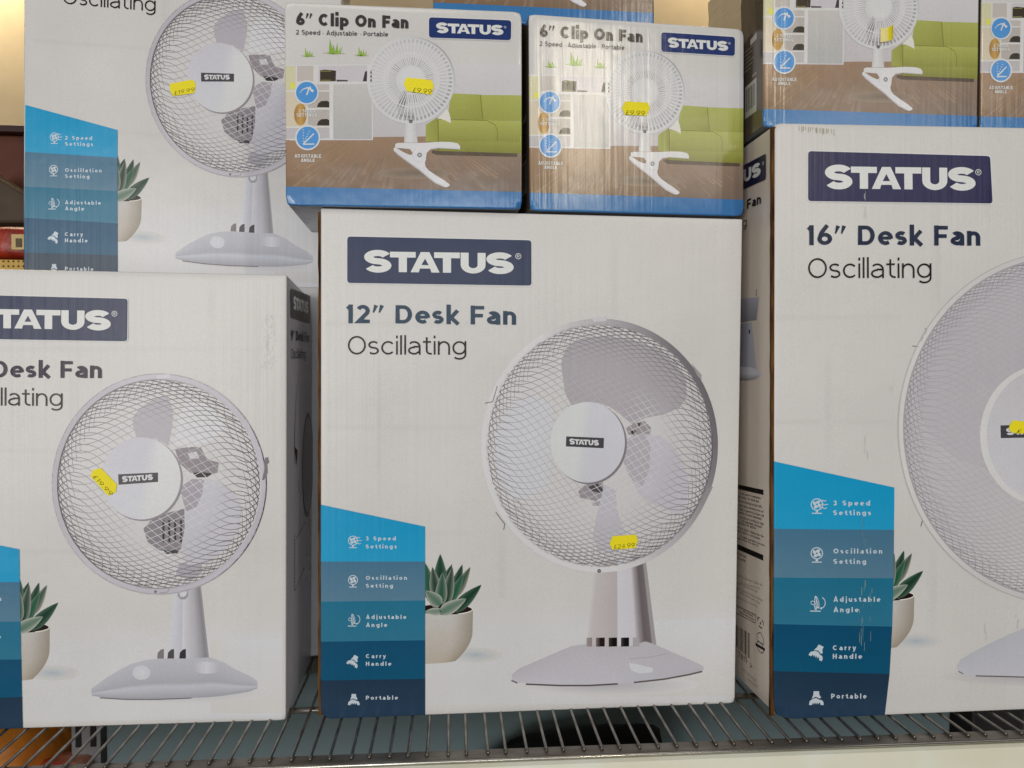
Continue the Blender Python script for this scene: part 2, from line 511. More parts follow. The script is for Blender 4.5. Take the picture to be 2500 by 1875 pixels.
def rounded_quad(tl, tr, br, bl, r):
    out = []
    for p, a, b in ((tl, bl, tr), (tr, tl, br), (br, tr, bl), (bl, br, tl)):
        p, a, b = map(np.array, (p, a, b))
        d1 = (a - p) / np.linalg.norm(a - p) * r; d2 = (b - p) / np.linalg.norm(b - p) * r
        for t in (0, .25, .5, .75, 1):
            out.append(tuple(p + d1 * (1 - t) ** 2 + d2 * t ** 2))
    return out


# ------------------------------------------------------------------ boxes
def box_matrix(q, W, D):
    x, y, z, yw, ln, rl = q
    R = Matrix.Rotation(yw, 4, 'Z') @ Matrix.Rotation(ln, 4, 'X') @ Matrix.Rotation(rl, 4, 'Y')
    return Matrix.Translation((x, y, z)) @ R @ Matrix.Translation((W / 2, D / 2, 0))


CAM_R = np.array((Matrix.Rotation(-CAM_YAW, 3, 'Z') @ Matrix.Rotation(CAM_PITCH, 3, 'X')))


def panel_map(q):
    """photo point -> metres across and up the front panel of the box standing at q"""
    Rf = np.array((Matrix.Rotation(q[3], 3, 'Z') @ Matrix.Rotation(q[4], 3, 'X') @ Matrix.Rotation(q[5], 3, 'Y')))
    p0 = np.array(q[:3]); o = np.array([0, 0, EYE]); n = Rf[:, 1]
    k = (p0 - o) @ n

    def f(px, py):
        d = CAM_R @ np.array([(px - CX) / F, 1.0, -(py - CY) / F])
        loc = (o + d * (k / (d @ n)) - p0) @ Rf
        return loc[0], loc[2]
    return f


def front_place(W, H, D, r, bow=.0016, seed=0, dents=()):
    """puts panel metres (u across, v up, off out) on the box front: rounded folds, bowed card, crushed corners"""
    rg = random.Random(seed)
    ph = [rg.uniform(0, 6.28) for _ in range(4)]

    def bulge(u, v):
        e = max(0.0, math.sin(math.pi * u / W)) ** .8 * max(0.0, math.sin(math.pi * v / H)) ** .8
        return e * (bow + bow * .30 * math.sin(5.5 * u / W + ph[0]) * math.sin(4 * v / H + ph[1]))

    def crush(p):
        x, y, z = p
        for cx, cy, cz, rad, amt in dents:
            d = math.sqrt((x - cx * W / 2) ** 2 + (y - cy * D / 2) ** 2 + (z - cz * H) ** 2)
            if d < rad:
                k = amt * (1 - d / rad) ** 1.5
                x -= cx * k; y -= cy * k; z += (k if cz < .5 else -k)
        return x, y, z

    def f(u, v, off):
        u = max(0.0, min(W, u)); v = max(0.0, min(H, v))
        du = max(0, r - u, u - (W - r)); dv = max(0, r - v, v - (H - r))
        dd = min(r * .985, math.hypot(du, dv))
        return crush((u - W / 2, -D / 2 - off - bulge(u, v) + r - math.sqrt(r * r - dd * dd), v))

    ed = [r * k for k in (.03, .1, .22, .4, .65, 1.0)] + [.005, .008, .012]
    f.cuts = [sorted(set([round(x, 5) for x in ed] + [round(L - x, 5) for x in ed] + [round(L * k / n, 5) for k in range(1, n)])) for L, n in ((W, max(4, int(W / .010))), (H, max(4, int(H / .010))))]
    f.bulge, f.crush = bulge, crush
    return f


def side_place(W, D, side):
    return lambda u, v, off: ((W / 2 + off) if side == 'r' else (-W / 2 - off), -D / 2 + u, v)


IDENT = lambda a, b: (a, b)


def carton(parent, W, H, D, r, mat, front, left, right, top, bottom, place):
    bm = bmesh.new()
    bm_box(bm, -W / 2, W / 2, -D / 2, D / 2, 0, H)
    bmesh.ops.bevel(bm, geom=bm.edges[:], offset=r, segments=5, profile=.5, affect='EDGES')
    for ax, lines, sh in ((0, place.cuts[0], W / 2), (2, place.cuts[1], 0)):
        no = [0, 0, 0]; no[ax] = 1
        for c in lines:
            co = [0, 0, 0]; co[ax] = c - sh
            bmesh.ops.bisect_plane(bm, geom=bm.verts[:] + bm.edges[:] + bm.faces[:], dist=1e-7, plane_co=co, plane_no=no)
    bm.normal_update()
    lay = bm.loops.layers.float_color.new('Col')
    for f in bm.faces:
        n = f.normal
        k = max(range(3), key=lambda i: abs(n[i]))
        c = (front if n.y < 0 else left) if k == 1 else ((right if n.x > 0 else left) if k == 0 else (top if n.z > 0 else bottom))
        if n.y < -0.25: c = front
        for l in f.loops: l[lay] = (*c, 1)
    for v in bm.verts:
        x, y, z = v.co
        if y < -D / 2 + 1e-5: v.co.y -= place.bulge(x + W / 2, z)
    for v in bm.verts: v.co = place.crush(v.co)
    me = mesh_of(bm, 'carton', True)
    me.set_sharp_from_angle(angle=math.radians(50))
    return kid(link_mesh('carton', me, mat, parent), parent)


def raw_edge(parent, W, H, D):
    bm = bmesh.new()
    n = 40
    prev = None
    for i in range(n + 1):
        z = .003 + (H - .006) * i / n
        x = -W / 2 - .0019 - random.uniform(0, .0006)
        ring = [bm.verts.new(p) for p in ((-W / 2 + .001, -D / 2 + .0006, z), (x, -D / 2 + .0009, z), (x, -D / 2 + .0045, z), (-W / 2 + .001, -D / 2 + .0045, z))]
        if prev:
            for k in range(4): bm.faces.new((prev[k], prev[(k + 1) % 4], ring[(k + 1) % 4], ring[k]))
        else: bm.faces.new(ring)
        prev = ring
    bm.faces.new(prev[::-1])
    bmesh.ops.recalc_face_normals(bm, faces=bm.faces[:])
    return kid(link_mesh('raw_edge', mesh_of(bm, 'raw_edge'), M_RAW, parent), parent)


# ------------------------------------------------------------------ pictures shared by the desk fan boxes (photo coordinates)
WHT = C(214, 210, 204)


def plant(A, ox, oy, k=1.0, z=3):
    """succulent in a pot; ox,oy = photo point of the pot's lower left, k scale; authored in units of the big box's enlargement"""
    s = .3495 * k
    P = lambda x, y: (ox + (x - 795) * s, oy + (y - 1203) * s)
    # soft shadow on the printed table
    A.disc(P(1150, 1140), 190 * s, 55 * s, lambda x, y: mix(C(158, 163, 166), PAPER, min(1, math.hypot(x, y)) ** .7), z, na=30, nr=6)
    # pot
    prof = [(805, 1130), (870, 1130), (960, 1125), (1050, 1115), (1130, 1110)]

    def pot(s_, t):
        xr = 1131 - 6 * t - (190 * max(0, t - .45) ** 1.9 * 1.9)
        y = 812 + (1203 - 812) * t + 40 * math.sin(math.pi * s_ ** .8) * (1 - t) - 0 * t
        x = 700 + (xr - 700) * s_
        return P(x, min(1203, y) - (20 * s_ ** 3) * t)
    A.grid(pot, 14, 14, lambda s_, t: mix(mix(C(180, 173, 165), C(170, 158, 142), t), C(140, 128, 112), max(0, s_ - .68) * 2.6), z + 1)
    A.disc(P(930, 822), 196 * s, 36 * s, C(48, 34, 30), z + 2, na=36, nr=1)
    A.ribbon([P(930 + 198 * math.cos(math.radians(a)), 820 - 38 * math.sin(math.radians(a))) for a in range(-60, 70, 6)], 7 * s, C(205, 198, 184), z + 3)

    def leaf(base, tip, wd, dark, edge, zz, bend=0.0, fat=.45):
        b, t_ = np.array(base, float), np.array(tip, float)
        d = t_ - b; nn = np.array([-d[1], d[0]]) / np.linalg.norm(d)

        def fn(s_, t):
            x = (s_ - .5) * 2
            prof = math.sin(math.pi * min(1, (t ** fat) * .5 + .5 * t)) if t < 1 else 0
            prof = (math.sin(math.pi * t ** .62)) ** .8 if 0 < t < 1 else 0
            prof = max(prof, .55 * (1 - t) if t < .25 else 0)
            p = b + d * t + nn * (x * wd / 2 * prof + bend * math.sin(math.pi * t))
            return P(*p)
        A.grid(fn, 8, 16, lambda s_, t: mix(dark, edge, min(1, abs(s_ - .5) * 2) ** 2.2 * .9 + .12 * t), zz)
    G, G2, E1, E2 = C(20, 62, 48), C(26, 88, 64), C(108, 118, 104), C(142, 142, 130)
    leaf((905, 700), (985, 505), 60, C(40, 62, 50), C(96, 108, 94), z + 3)
    leaf((840, 760), (800, 500), 90, G2, E1, z + 3)
    leaf((905, 720), (903, 435), 98, G, C(90, 112, 96), z + 4)
    leaf((985, 740), (1057, 507), 76, G, C(98, 112, 98), z + 4)
    leaf((1000, 730), (1112, 525), 74, C(52, 80, 62), C(150, 142, 130), z + 5)
    leaf((880, 740), (848, 525), 80, G, E2, z + 5)
    leaf((970, 770), (1062, 575), 70, G2, E1, z + 6)
    leaf((940, 790), (988, 525), 82, G, E2, z + 7)
    leaf((905, 790), (920, 560), 84, C(28, 82, 62), E2, z + 8)
    leaf((1000, 830), (1190, 648), 88, G, C(84, 104, 88), z + 8)
    leaf((905, 790), (800, 690), 92, C(84, 108, 92), C(160, 158, 144), z + 9)
    leaf((905, 845), (1085, 745), 88, C(92, 114, 98), C(170, 166, 152), z + 10)
    leaf((910, 835), (795, 838), 56, C(112, 126, 112), C(170, 166, 152), z + 10)


def mesh_wires(A, c, R, deg, n, bend, z, wd, cf, r0=0.0, r1=.965, shift=0.0):
    """one family of grille wires: parallel lines over the disc that bend as the cage turns back at the rim"""
    th = math.radians(deg)
    for k in range(-n, n + 1):
        d = (k + shift) / (n + .5)
        if abs(d) > .985: continue
        L = math.sqrt(1 - d * d)
        run = []
        m = 40
        for i in range(m + 1):
            sx = -L + 2 * L * i / m
            dd = d + .05 * math.sin(math.pi * d) * (1 - (sx / L) ** 2)
            r = min(1.0, math.hypot(sx, dd)); a = math.atan2(dd, sx) + th + bend * r ** 5
            rr = r ** .93 * r1
            if r0 <= r:
                run.append((rr, a))
            elif run:
                _wire(A, c, R, run, z, wd, cf); run = []
        if run: _wire(A, c, R, run, z, wd, cf)


def _wire(A, c, R, run, z, wd, cf):
    if len(run) < 3: return
    pts = [(c[0] + R[0] * r * math.cos(a), c[1] + R[1] * r * math.sin(a)) for r, a in run]
    n = len(run) - 1
    A.ribbon(pts, lambda t: wd * (.68 + .36 * run[int(t * n)][0] ** 3), lambda t: cf(run[int(t * n + .001)][0], run[int(t * n + .001)][1]), z)


def lerp_cols(stops, t):
    for (a, ca), (b, cb) in zip(stops, stops[1:]):
        if t <= b: return mix(ca, cb, (t - a) / (b - a))
    return stops[-1][1]


def ring(A, c, R, th, cf, z, rot=0.0):
    A.disc(c, R[0], R[1], cf, z, r0=1 - th, na=90, nr=3, rot=rot)


def badge(parent, A, quad, z):
    A.poly(list(quad), C(78, 74, 76), z)
    tl, tr, br, bl = map(np.array, quad)
    p0 = bl + (tr - tl) * .09 + (tl - bl) * .25
    p1 = bl + (tr - tl) * .87 + (br - bl - (tr - tl)) * .8 + (tl - bl) * .25
    wordmark(A, tuple(p0), tuple(p1), np.linalg.norm(tl - bl) * .52, C(206, 202, 198), z + 1)
    return A.build('name_badge', parent, M_CARD)


FEATURES = None


def fan_icon(A, kind, c, r, col, z):
    x, y = c
    if kind in (0, 1):
        A.disc((x, y - r * .15), r, r, col, z, r0=.84, na=28, nr=1)
        for k in range(4):
            a = math.radians(90 * k + 25)
            A.disc((x + .42 * r * math.cos(a), y - .15 * r + .42 * r * math.sin(a)), r * .36, r * .24, col, z, na=14, nr=1, rot=a + .7)
        A.poly([(x - r * .15, y + r * .85), (x + r * .15, y + r * .85), (x + r * .22, y + r * 1.15), (x - r * .22, y + r * 1.15)], col, z)
        A.ribbon([(x - r * .8, y + r * 1.28), (x + r * .8, y + r * 1.28)], r * .16, col, z + 1)
        if kind == 0:
            for dy, L in ((-.75, 1.5), (-.15, 1.8), (.45, 1.6)):
                A.ribbon([(x + r * .5, y + r * dy + 1), (x + r * .9, y + r * (dy - .1)), (x + r * 1.2, y + r * (dy + .05)), (x + r * L, y + r * (dy - .05))], r * .13, col, z + 1)
    elif kind == 2:
        A.disc((x - r * .1, y - r * .2), r * .34, r * 1.05, col, z, r0=.72, na=22, nr=1, rot=-.22)
        A.disc((x - r * .1, y - r * .2), r * .1, r * .7, col, z, na=10, nr=1, rot=-.22)
        A.disc((x - r * .75, y - r * .1), r * .36, r * .36, col, z, r0=.70, na=16, nr=1)
        A.ribbon([(x - r * .5, y + .2 * r), (x - r * .35, y + r * 1.1)], r * .14, col, z)
        A.ribbon([(x - r * .2, y + .5 * r), (x - r * .2, y + r * 1.1)], r * .14, col, z)
        A.ribbon([(x - r * 1.2, y + r * 1.25), (x + r * .5, y + r * 1.25)], r * .17, col, z + 1)
        A.ribbon([(x + r * .5 + r * .75 * math.cos(math.radians(a)), y - r * .1 + r * .9 * math.sin(math.radians(a))) for a in range(-70, 76, 12)], r * .13, col, z)
        A.poly([(x + r * .2, y + r * .75), (x + r * .75, y + r * .6), (x + r * .7, y + r * 1.0)], col, z + 1)
    else:
        rt = -.45 if kind == 3 else 0
        q = lambda a, b: (x + r * (a * math.cos(rt) + b * math.sin(rt)), y + r * (-a * math.sin(rt) + b * math.cos(rt)))
        A.poly([q(-.45, -1.1), q(.45, -1.1), q(.45, -.6), q(.75, -.1), q(.55, .1), q(-.1, -.2), q(-.75, .1), q(-.5, -.5)], col, z)
        A.poly([q(-1.2, 1.15), q(-1.1, .55), q(-.6, .15), q(-.05, .0), q(.5, .3), q(.9, .35), q(1.15, .7), q(1.2, 1.15), q(.7, 1.15), q(.6, .8), q(-.6, .8), q(-.7, 1.15)], col, z + 1)
        for a in (-.4, -.05, .3):
            A.ribbon([q(a, .55), q(a, 1.0)], r * .14, col, z + 2)


def feature_band(parent, art, quads, texts, icons, cap, ir):
    cols = [(C(40, 140, 172), C(50, 144, 174)), (C(78, 112, 130), C(92, 120, 134)), (C(48, 108, 128), C(58, 112, 130)), (C(28, 80, 104), C(32, 86, 108)), (C(48, 64, 78), C(54, 70, 86))]
    A = art()
    ss = [0, .004, .008, .014, .03, .25, .5, .75, 1]
    for q, (a, b) in zip(quads, cols):
        n = len(A.V)
        A.quad(*q, lambda s, t: mix(a, b, t), 26, ss, [0, .25, .5, .75, .9, .95, .975, 1])
    band = A.build('feature_band', parent, M_CARD)
    for k, (c, lines) in enumerate(zip(icons, texts)):
        A = art(); fan_icon(A, k, c, ir, C(218, 224, 226), 28)
        A.build('feature_icon', band, M_CARD)
        A = art()
        for s, x0, x1, y in lines:
            text(A, s, (x0, y), (x1, y + (texts_slope * (x1 - x0))), cap, .235, C(222, 228, 230), 28, track=.38)
        A.build('feature_text', band, M_CARD)
    return band


texts_slope = -0.004


def sticker(parent, art, pts, price, p0, p1, cap, mat=None, z=46):
    A = art()
    A.poly(pts, (.98, .86, .02), z)
    s = A.build('price_sticker', parent, M_STICKER)
    A = art()
    d = np.array(p1) - np.array(p0)
    n = np.array([d[1], -d[0]]) / np.linalg.norm(d) * cap
    text(A, price, p0, p1, (float(n[0]), float(n[1])), .11, C(92, 84, 30), z + 2, track=.16, slant=.12)
    A.build('printed_price', s, M_STICKER)
    return s


def logo(parent, art, q, p0, p1, cap, reg, rr, z=26, frame=True, panel=C(50, 57, 80), mat=None):
    mat = mat or M_CARD
    A = art()
    if frame:
        A.poly(rounded_quad(*[tuple(np.array(p) + np.array(d)) for p, d in zip(q, ((-2, -2), (2, -2), (2, 2), (-2, 2)))], 9), C(210, 205, 198), z - 1)
    A.poly(rounded_quad(*q, 8 if frame else .0022), panel, z)
    l = A.build('logo_panel', parent, mat)
    A = art()
    wordmark(A, p0, p1, cap, C(206, 202, 194), z + 1, reg, rr)
    A.build('lettering', l, mat)
    return l


def bricks(art, parent, hs, vs, table, xs, clo):
    """the faint panelled wall and pale table of the printed room"""
    x0, x1 = xs
    for k, y in enumerate(hs):
        A = art()
        A.quad((x0, y - 9), (x1, y - 8), (x1, y + 8), (x0, y + 9), lambda s, t: mix(PAPER, C(178, 171, 163), .3 * math.sin(math.pi * t) * (1 - .5 * s)), 0, 6, 4)
        A.build('printed_panel_line', parent, M_CARD)
    for x, ya, yb in vs:
        A = art()
        A.quad((x - 12, ya), (x + 12, ya), (x + 12, yb), (x - 12, yb), lambda s, t: mix(PAPER, C(176, 170, 163), .28 * math.sin(math.pi * s) * math.sin(math.pi * t) ** .4), 1, 6, 8)
        A.build('printed_panel_line', parent, M_CARD)
    if table:
        A = art()
        A.quad(*table, lambda s, t: mix(PAPER, C(204, 200, 197), (1 - t) * min(1, s * 3)), 2.6, [0, .15, .3, .5, .75, .9, .95, .965, .98, .99, 1], 4)
        A.build('printed_table', parent, M_CARD)
        A = art()
        (ax, ay), (bx, by), (cx_, cy_), (dx_, dy_) = table
        A.quad((clo[0], ay - 60), (bx, ay - 60), (cx_, cy_ + 14), (clo[0], dy_ + 22), lambda s, t: mix(PAPER, C(203, 199, 196), min(1, t * 3.2) * (.45 + .45 * s)), 1.9, 12, 10)
        A.build('printed_table', parent, M_CARD)


# ================================================================== SETTING
HALF = Matrix.Identity(4)
bm = bmesh.new(); bm_box(bm, -3.0, 3.2, 1.24, 1.34, -1.2, 2.4)
wall = link_mesh('shop_wall', mesh_of(bm, 'shop_wall'), M_WALL)
tag(wall, 'cream painted shop wall glowing warm behind the stacked boxes', 'wall', kind='structure')
bm = bmesh.new(); bm_box(bm, -3.0, 3.2, -3.0, 1.24, -1.30, -1.2)
tag(link_mesh('floor', mesh_of(bm, 'floor'), plain_material('grey_floor', (.22, .21, .2), .6)), kind='structure')

# ---- wire shelf
shelf = empty('wire_shelf', Matrix.Translation((0.02, .656, 0)) @ Matrix.Rotation(math.radians(-1.4), 4, 'Z') @ Matrix.Translation((-0.02, .247, 0)))
tag(shelf, 'worn metal wire shelf with cream ticket rail carrying the fan boxes', 'shelf')
Y0 = -.9      # children are placed relative to the empty
bm = bmesh.new()
NSEG = 8
path = [(.6145, -.0019), (.6185, -.0014), (.632, -.0013), (.70, -.0013), (.85, -.0013), (1.0, -.0013), (1.17, -.0013)]
prev = None
for (y, z) in path:
    rg = [bm.verts.new((.00125 * math.cos(2 * math.pi * k / NSEG), y + Y0, z + .00125 * math.sin(2 * math.pi * k / NSEG))) for k in range(NSEG)]
    if prev:
        for k in range(NSEG): bm.faces.new((prev[k], prev[(k + 1) % NSEG], rg[(k + 1) % NSEG], rg[k]))
    else: bm.faces.new(rg[::-1])
    prev = rg
bm.faces.new(prev)
wire_me = mesh_of(bm, 'wire', True)
wire_me.materials.append(M_WIRE)
PITCH = .01525
WX0 = -0.0 + (1217.6 - 1055.3) / 1950 * .70
for k in range(-44, 52):
    o = bpy.data.objects.new('wire', wire_me)
    o.location = (WX0 + k * PITCH + random.uniform(-.0006, .0006), 0, 0)
    o.rotation_euler = (0, 0, random.uniform(-.004, .004))
    COL.objects.link(o); o.parent = shelf
for y in (.712, .93, 1.15):
    bm = bmesh.new()
    bmesh.ops.create_cone(bm, segments=12, radius1=.0028, radius2=.0028, depth=1.7, cap_ends=True, matrix=Matrix.Translation((.06, y + Y0, -.0056)) @ Matrix.Rotation(math.pi / 2, 4, 'Y'))
    link_mesh('cross_bar', mesh_of(bm, 'cross_bar', True), M_WIRE, shelf)
# angle rail the wires are welded to
bm = bmesh.new()
prof = [(.6235, -.0030), (.6100, -.0030), (.6092, -.0036), (.6092, -.034), (.6112, -.034), (.6112, -.0050), (.6235, -.0050)]
a = [bm.verts.new((-.85, y + Y0, z)) for y, z in prof]; b = [bm.verts.new((.95, y + Y0, z)) for y, z in prof]
for k in range(len(prof)): bm.faces.new((a[k], a[(k + 1) % len(prof)], b[(k + 1) % len(prof)], b[k]))
bm.faces.new(a[::-1]); bm.faces.new(b)
bmesh.ops.recalc_face_normals(bm, faces=bm.faces[:])
link_mesh('front_rail', mesh_of(bm, 'front_rail'), M_RAIL, shelf)
# bright lip
bm = bmesh.new()
bmesh.ops.create_cone(bm, segments=12, radius1=.0011, radius2=.0011, depth=1.8, cap_ends=True, matrix=Matrix.Translation((.05, .6080 + Y0, -.0042)) @ Matrix.Rotation(math.pi / 2, 4, 'Y'))
link_mesh('rail_lip', mesh_of(bm, 'rail_lip', True), M_EDGE, shelf)
# cream ticket channel
bm = bmesh.new()
prof = [(.6068, -.0058), (.6035, -.0072), (.5985, -.030), (.5965, -.0315), (.5960, -.0335), (.5975, -.0345), (.5975, -.050), (.6085, -.052), (.6085, -.0058)]
a = [bm.verts.new((-.85, y + Y0, z)) for y, z in prof]; b = [bm.verts.new((.95, y + Y0, z)) for y, z in prof]
for k in range(len(prof)): bm.faces.new((a[k], a[(k + 1) % len(prof)], b[(k + 1) % len(prof)], b[k]))
bm.faces.new(a[::-1]); bm.faces.new(b)
bmesh.ops.recalc_face_normals(bm, faces=bm.faces[:])
link_mesh('ticket_channel', mesh_of(bm, 'ticket_channel'), M_TICKET, shelf)

# ================================================================== DESK FAN BOXES
SIDE = C(188, 180, 170)
KRAFT = C(150, 122, 88)

# ---------------- 12 inch box, centre of the shelf
Q12 = (-.0956, .6866, 0.0, .0026, .0026, .0069); W12, H12, D12 = .366, .4338, .17
b12 = empty('fan_box', box_matrix(Q12, W12, D12))
tag(b12, 'white 12 inch desk fan box in the middle with £24.99 yellow sticker', 'fan box')
P12 = front_place(W12, H12, D12, .0012, .0022, 3, ((-1, -1, 0, .009, .0022), (1, -1, 0, .005, .0009)))
carton(b12, W12, H12, D12, .0012, M_CARD, PAPER, SIDE, SIDE, SIDE, KRAFT, P12)
raw_edge(b12, W12, H12, D12)
m12 = panel_map(Q12)
art12 = lambda: Art(m12, P12, -1)
bricks(art12, b12, [1043, 1300, 790], [(925, 870, 1225), (1225, 1290, 1560), (1500, 560, 800)], ((1440, 1520), (1796, 1510), (1786, 1700), (1440, 1700)), (795, 1160), (1040,))
logo(b12, art12, ((848, 577.6), (1297, 587), (1297, 698), (848, 691)), (889.4, 663.5), (1252, 668.5), 49.5, (1265, 626), 7.2)
A = art12(); text(A, '12\u201d Desk Fan', (847, 789.3), (1259.5, 793.2), 45.9, .22, C(46, 66, 80), 26, track=.14); A.build('product_title', b12, M_CARD)
A = art12(); text(A, 'Oscillating', (849.5, 865.5), (1138, 866), 45.5, .094, C(22, 20, 20), 26, track=.13); A.build('product_subtitle', b12, M_CARD)
ys = [(1231.5, 1284.6), (1370.6, 1369.5), (1468.4, 1464.6), (1566, 1561.7), (1660.6, 1656), (1758, 1746)]
xl = lambda y: 781.5
xr = lambda y: 1038
quads = [((xl(0), ya[0]), (xr(0), ya[1]), (xr(0), yb[1]), (xl(0), yb[0])) for ya, yb in zip(ys, ys[1:])]
feature_band(b12, art12, quads,
             [[('3 Speed', 893, 966.6, 1318.7), ('Settings', 893, 969, 1338.3)], [('Oscillation', 893.5, 993.7, 1414.7), ('Setting', 893.5, 959.5, 1434)],
              [('Adjustable', 894, 992, 1510.2), ('Angle', 894, 945.5, 1529.6)], [('Carry', 893.5, 942, 1605.7), ('Handle', 893.5, 955.5, 1624.3)], [('Portable', 893.5, 971.5, 1707.3)]],
             [(862, 1321), (862, 1417), (864, 1512.5), (864.5, 1612), (864, 1706.5)], 9.8, 12)
A = art12(); plant(A, 1037, 1620); A.build('plant_picture', b12, M_CARD)


def fan12(art, parent):
    A = art()
    cz = lambda pts: [(1120 + x * .422, 740 + y * .422) for x, y in pts]
    c, R = (1463, 1087), (289, 309)
    # base shadow, pole
    A.disc((1480, 1672), 225, 26, lambda x, y: mix(C(168, 162, 162), C(194, 188, 182), min(1, math.hypot(x, y))), 4, na=40, nr=6)
    stops = [(0, C(190, 182, 177)), (.06, C(180, 171, 166)), (.44, C(171, 161, 157)), (.455, C(191, 185, 186)), (.70, C(187, 180, 180)), (.76, C(150, 140, 138)), (.84, C(108, 98, 96)), (.93, C(116, 106, 104)), (.95, C(150, 143, 140)), (1, C(150, 143, 140))]
    A.quad((1450, 1372), (1574, 1356), (1602, 1576), (1430, 1578), lambda s, t: lerp_cols(stops, s), 5, [0, .06, .2, .44, .455, .7, .76, .84, .93, .95, 1], 4)
    # base
    bz = lambda x, y: (1200 + x * .2803, 1300 + y * .2803)
    top = [(175, 1235), (240, 1180), (400, 1110), (560, 1040), (690, 985), (830, 965), (1000, 985), (1200, 985), (1340, 945), (1430, 975), (1560, 1035), (1700, 1095), (1800, 1140), (1845, 1165)]
    bot = [(178, 1290), (235, 1306), (400, 1316), (560, 1322), (700, 1324), (850, 1324), (1000, 1320), (1100, 1316), (1240, 1300), (1400, 1284), (1540, 1264), (1680, 1238), (1780, 1218), (1848, 1190)]

    def bf(s, t):
        i = min(12, int(s * 13)); f = s * 13 - i
        p = np.array(top[i]) * (1 - f) + np.array(top[i + 1]) * f
        q = np.array(bot[i]) * (1 - f) + np.array(bot[i + 1]) * f
        return bz(*(p + (q - p) * t))
    A.grid(bf, 26, 8, lambda s, t: mix(mix(C(174, 166, 165), C(181, 175, 179), t), C(154, 148, 150), max(0, s - .5) * 1.1 * t), 6)
    A.poly([bz(*p) for p in ((1190, 1130), (1290, 1150), (1405, 1180), (1400, 1215), (1290, 1225), (1215, 1200))], C(205, 201, 200), 7)
    A.ribbon([bz(*p) for p in ((1200, 1096), (1350, 1086), (1450, 1070), (1530, 1050))], 1.6, C(160, 150, 148), 7)
    A.ribbon([bz(*p) for p in ((172, 1285), (225, 1308))], 3.5, C(110, 102, 98), 7)
    A.ribbon([bz(*p) for p in ((298, 1318), (600, 1330), (850, 1330), (1098, 1316))], 4, C(96, 86, 82), 7)
    A.ribbon([bz(*p) for p in ((1238, 1304), (1500, 1276), (1720, 1236), (1835, 1208))], 4, C(100, 92, 88), 7)
    for (x0, x1, col) in ((825, 873, C(140, 128, 122)), (907, 983, C(52, 40, 38)), (1018, 1090, C(40, 27, 27)), (1125, 1195, C(24, 20, 22)), (1228, 1283, C(160, 152, 150))):
        A.quad(bz(x0, 912), bz(x1, 910), bz(x1, 988), bz(x0, 990), lambda s, t, col=col, x0=x0: mix(col, C(165, 155, 150), max(0, .5 - s) * (.8 if x0 < 950 else .2)), 8, 4, 1)
    # far cage, blades, motor
    A.disc(c, R[0] * .98, R[1] * .98, lambda x, y: mix(C(194, 188, 182), C(186, 179, 174), .5 + x * .5), 4, na=60, nr=2)
    far = lambda r, a: lerp_cols([(0, C(176, 169, 166)), (.72, C(166, 159, 156)), (.88, C(148, 141, 139)), (1, C(120, 113, 112))], r)
    mesh_wires(A, c, R, 68, 20, .25, 8, 1.4, far, .80, .975, .5)
    A.poly(cz([(965, 720), (1010, 695), (1070, 680), (1110, 720), (1105, 755), (1040, 765), (975, 760)]), C(150, 140, 138), 10)
    A.poly(cz([(985, 735), (1010, 730), (1025, 745), (1000, 757)]), C(70, 64, 64), 11)
    A.poly(cz([(1030, 695), (1050, 690), (1040, 725)]), C(84, 76, 76), 11)
    A.poly(cz([(688, 1085), (740, 1040), (830, 1025), (838, 1110), (790, 1142), (700, 1122)]), C(148, 138, 138), 10)
    A.poly(cz([(745, 1060), (800, 1040), (835, 1080), (830, 1098), (770, 1085)]), C(86, 80, 80), 11)
    A.poly(cz([(765, 1150), (820, 1135), (810, 1170), (775, 1170)]), C(156, 148, 148), 10)
    A.poly(cz([(215, 760), (260, 640), (330, 570), (430, 535), (540, 590), (540, 690), (520, 800), (535, 950), (500, 1060), (400, 1130), (300, 1130), (240, 1040), (208, 900)]), C(196, 192, 192), 11)
    A.poly(cz([(590, 350), (615, 265), (670, 218), (740, 198), (850, 190), (1000, 212), (1150, 268), (1260, 355), (1315, 450), (1315, 545), (1275, 605), (1180, 645), (1080, 662), (1000, 700), (930, 640), (870, 598), (800, 575), (720, 575), (650, 590), (612, 520)]), C(163, 154, 154), 11)
    A.poly(cz([(955, 800), (1000, 765), (1080, 755), (1160, 765), (1230, 815), (1295, 910), (1325, 1040), (1315, 1150), (1280, 1225), (1200, 1195), (1100, 1150), (1040, 1100), (990, 1010), (950, 930)]), C(180, 173, 175), 12)
    A.poly(cz([(955, 800), (1000, 765), (1080, 756), (1105, 830), (1100, 950), (1060, 1060), (1000, 1020), (950, 930)]), C(168, 160, 160), 13)
    A.poly(cz([(838, 1045), (905, 1085), (910, 1190), (945, 1290), (975, 1350), (900, 1440), (800, 1430), (772, 1340), (795, 1220)]), C(177, 171, 175), 12)
    # near cage
    def nc(r, a):
        k = .5 + .5 * math.cos(a + .5)
        inner = mix(C(172, 165, 161), C(202, 197, 194), min(1, max(0, math.cos(a - .5) * 2.2)))
        return lerp_cols([(0, inner), (.50, inner), (.68, mix(C(168, 161, 158), C(152, 145, 143), k)), (.86, mix(C(142, 136, 133), C(124, 117, 116), k)), (1, mix(C(106, 100, 100), C(84, 78, 78), k))], r)
    mesh_wires(A, c, R, -24, 20, .34, 14, 1.9, nc)
    mesh_wires(A, c, R, 50, 20, -.34, 15, 1.9, nc)
    def rc(x, y):
        d = x * .92 - y * .35
        return lerp_cols([(-1.1, C(200, 195, 190)), (-.2, C(196, 190, 186)), (.35, C(168, 160, 158)), (.8, C(126, 118, 120)), (1.1, C(100, 92, 94))], d)
    ring(A, c, R, .048, rc, 16)
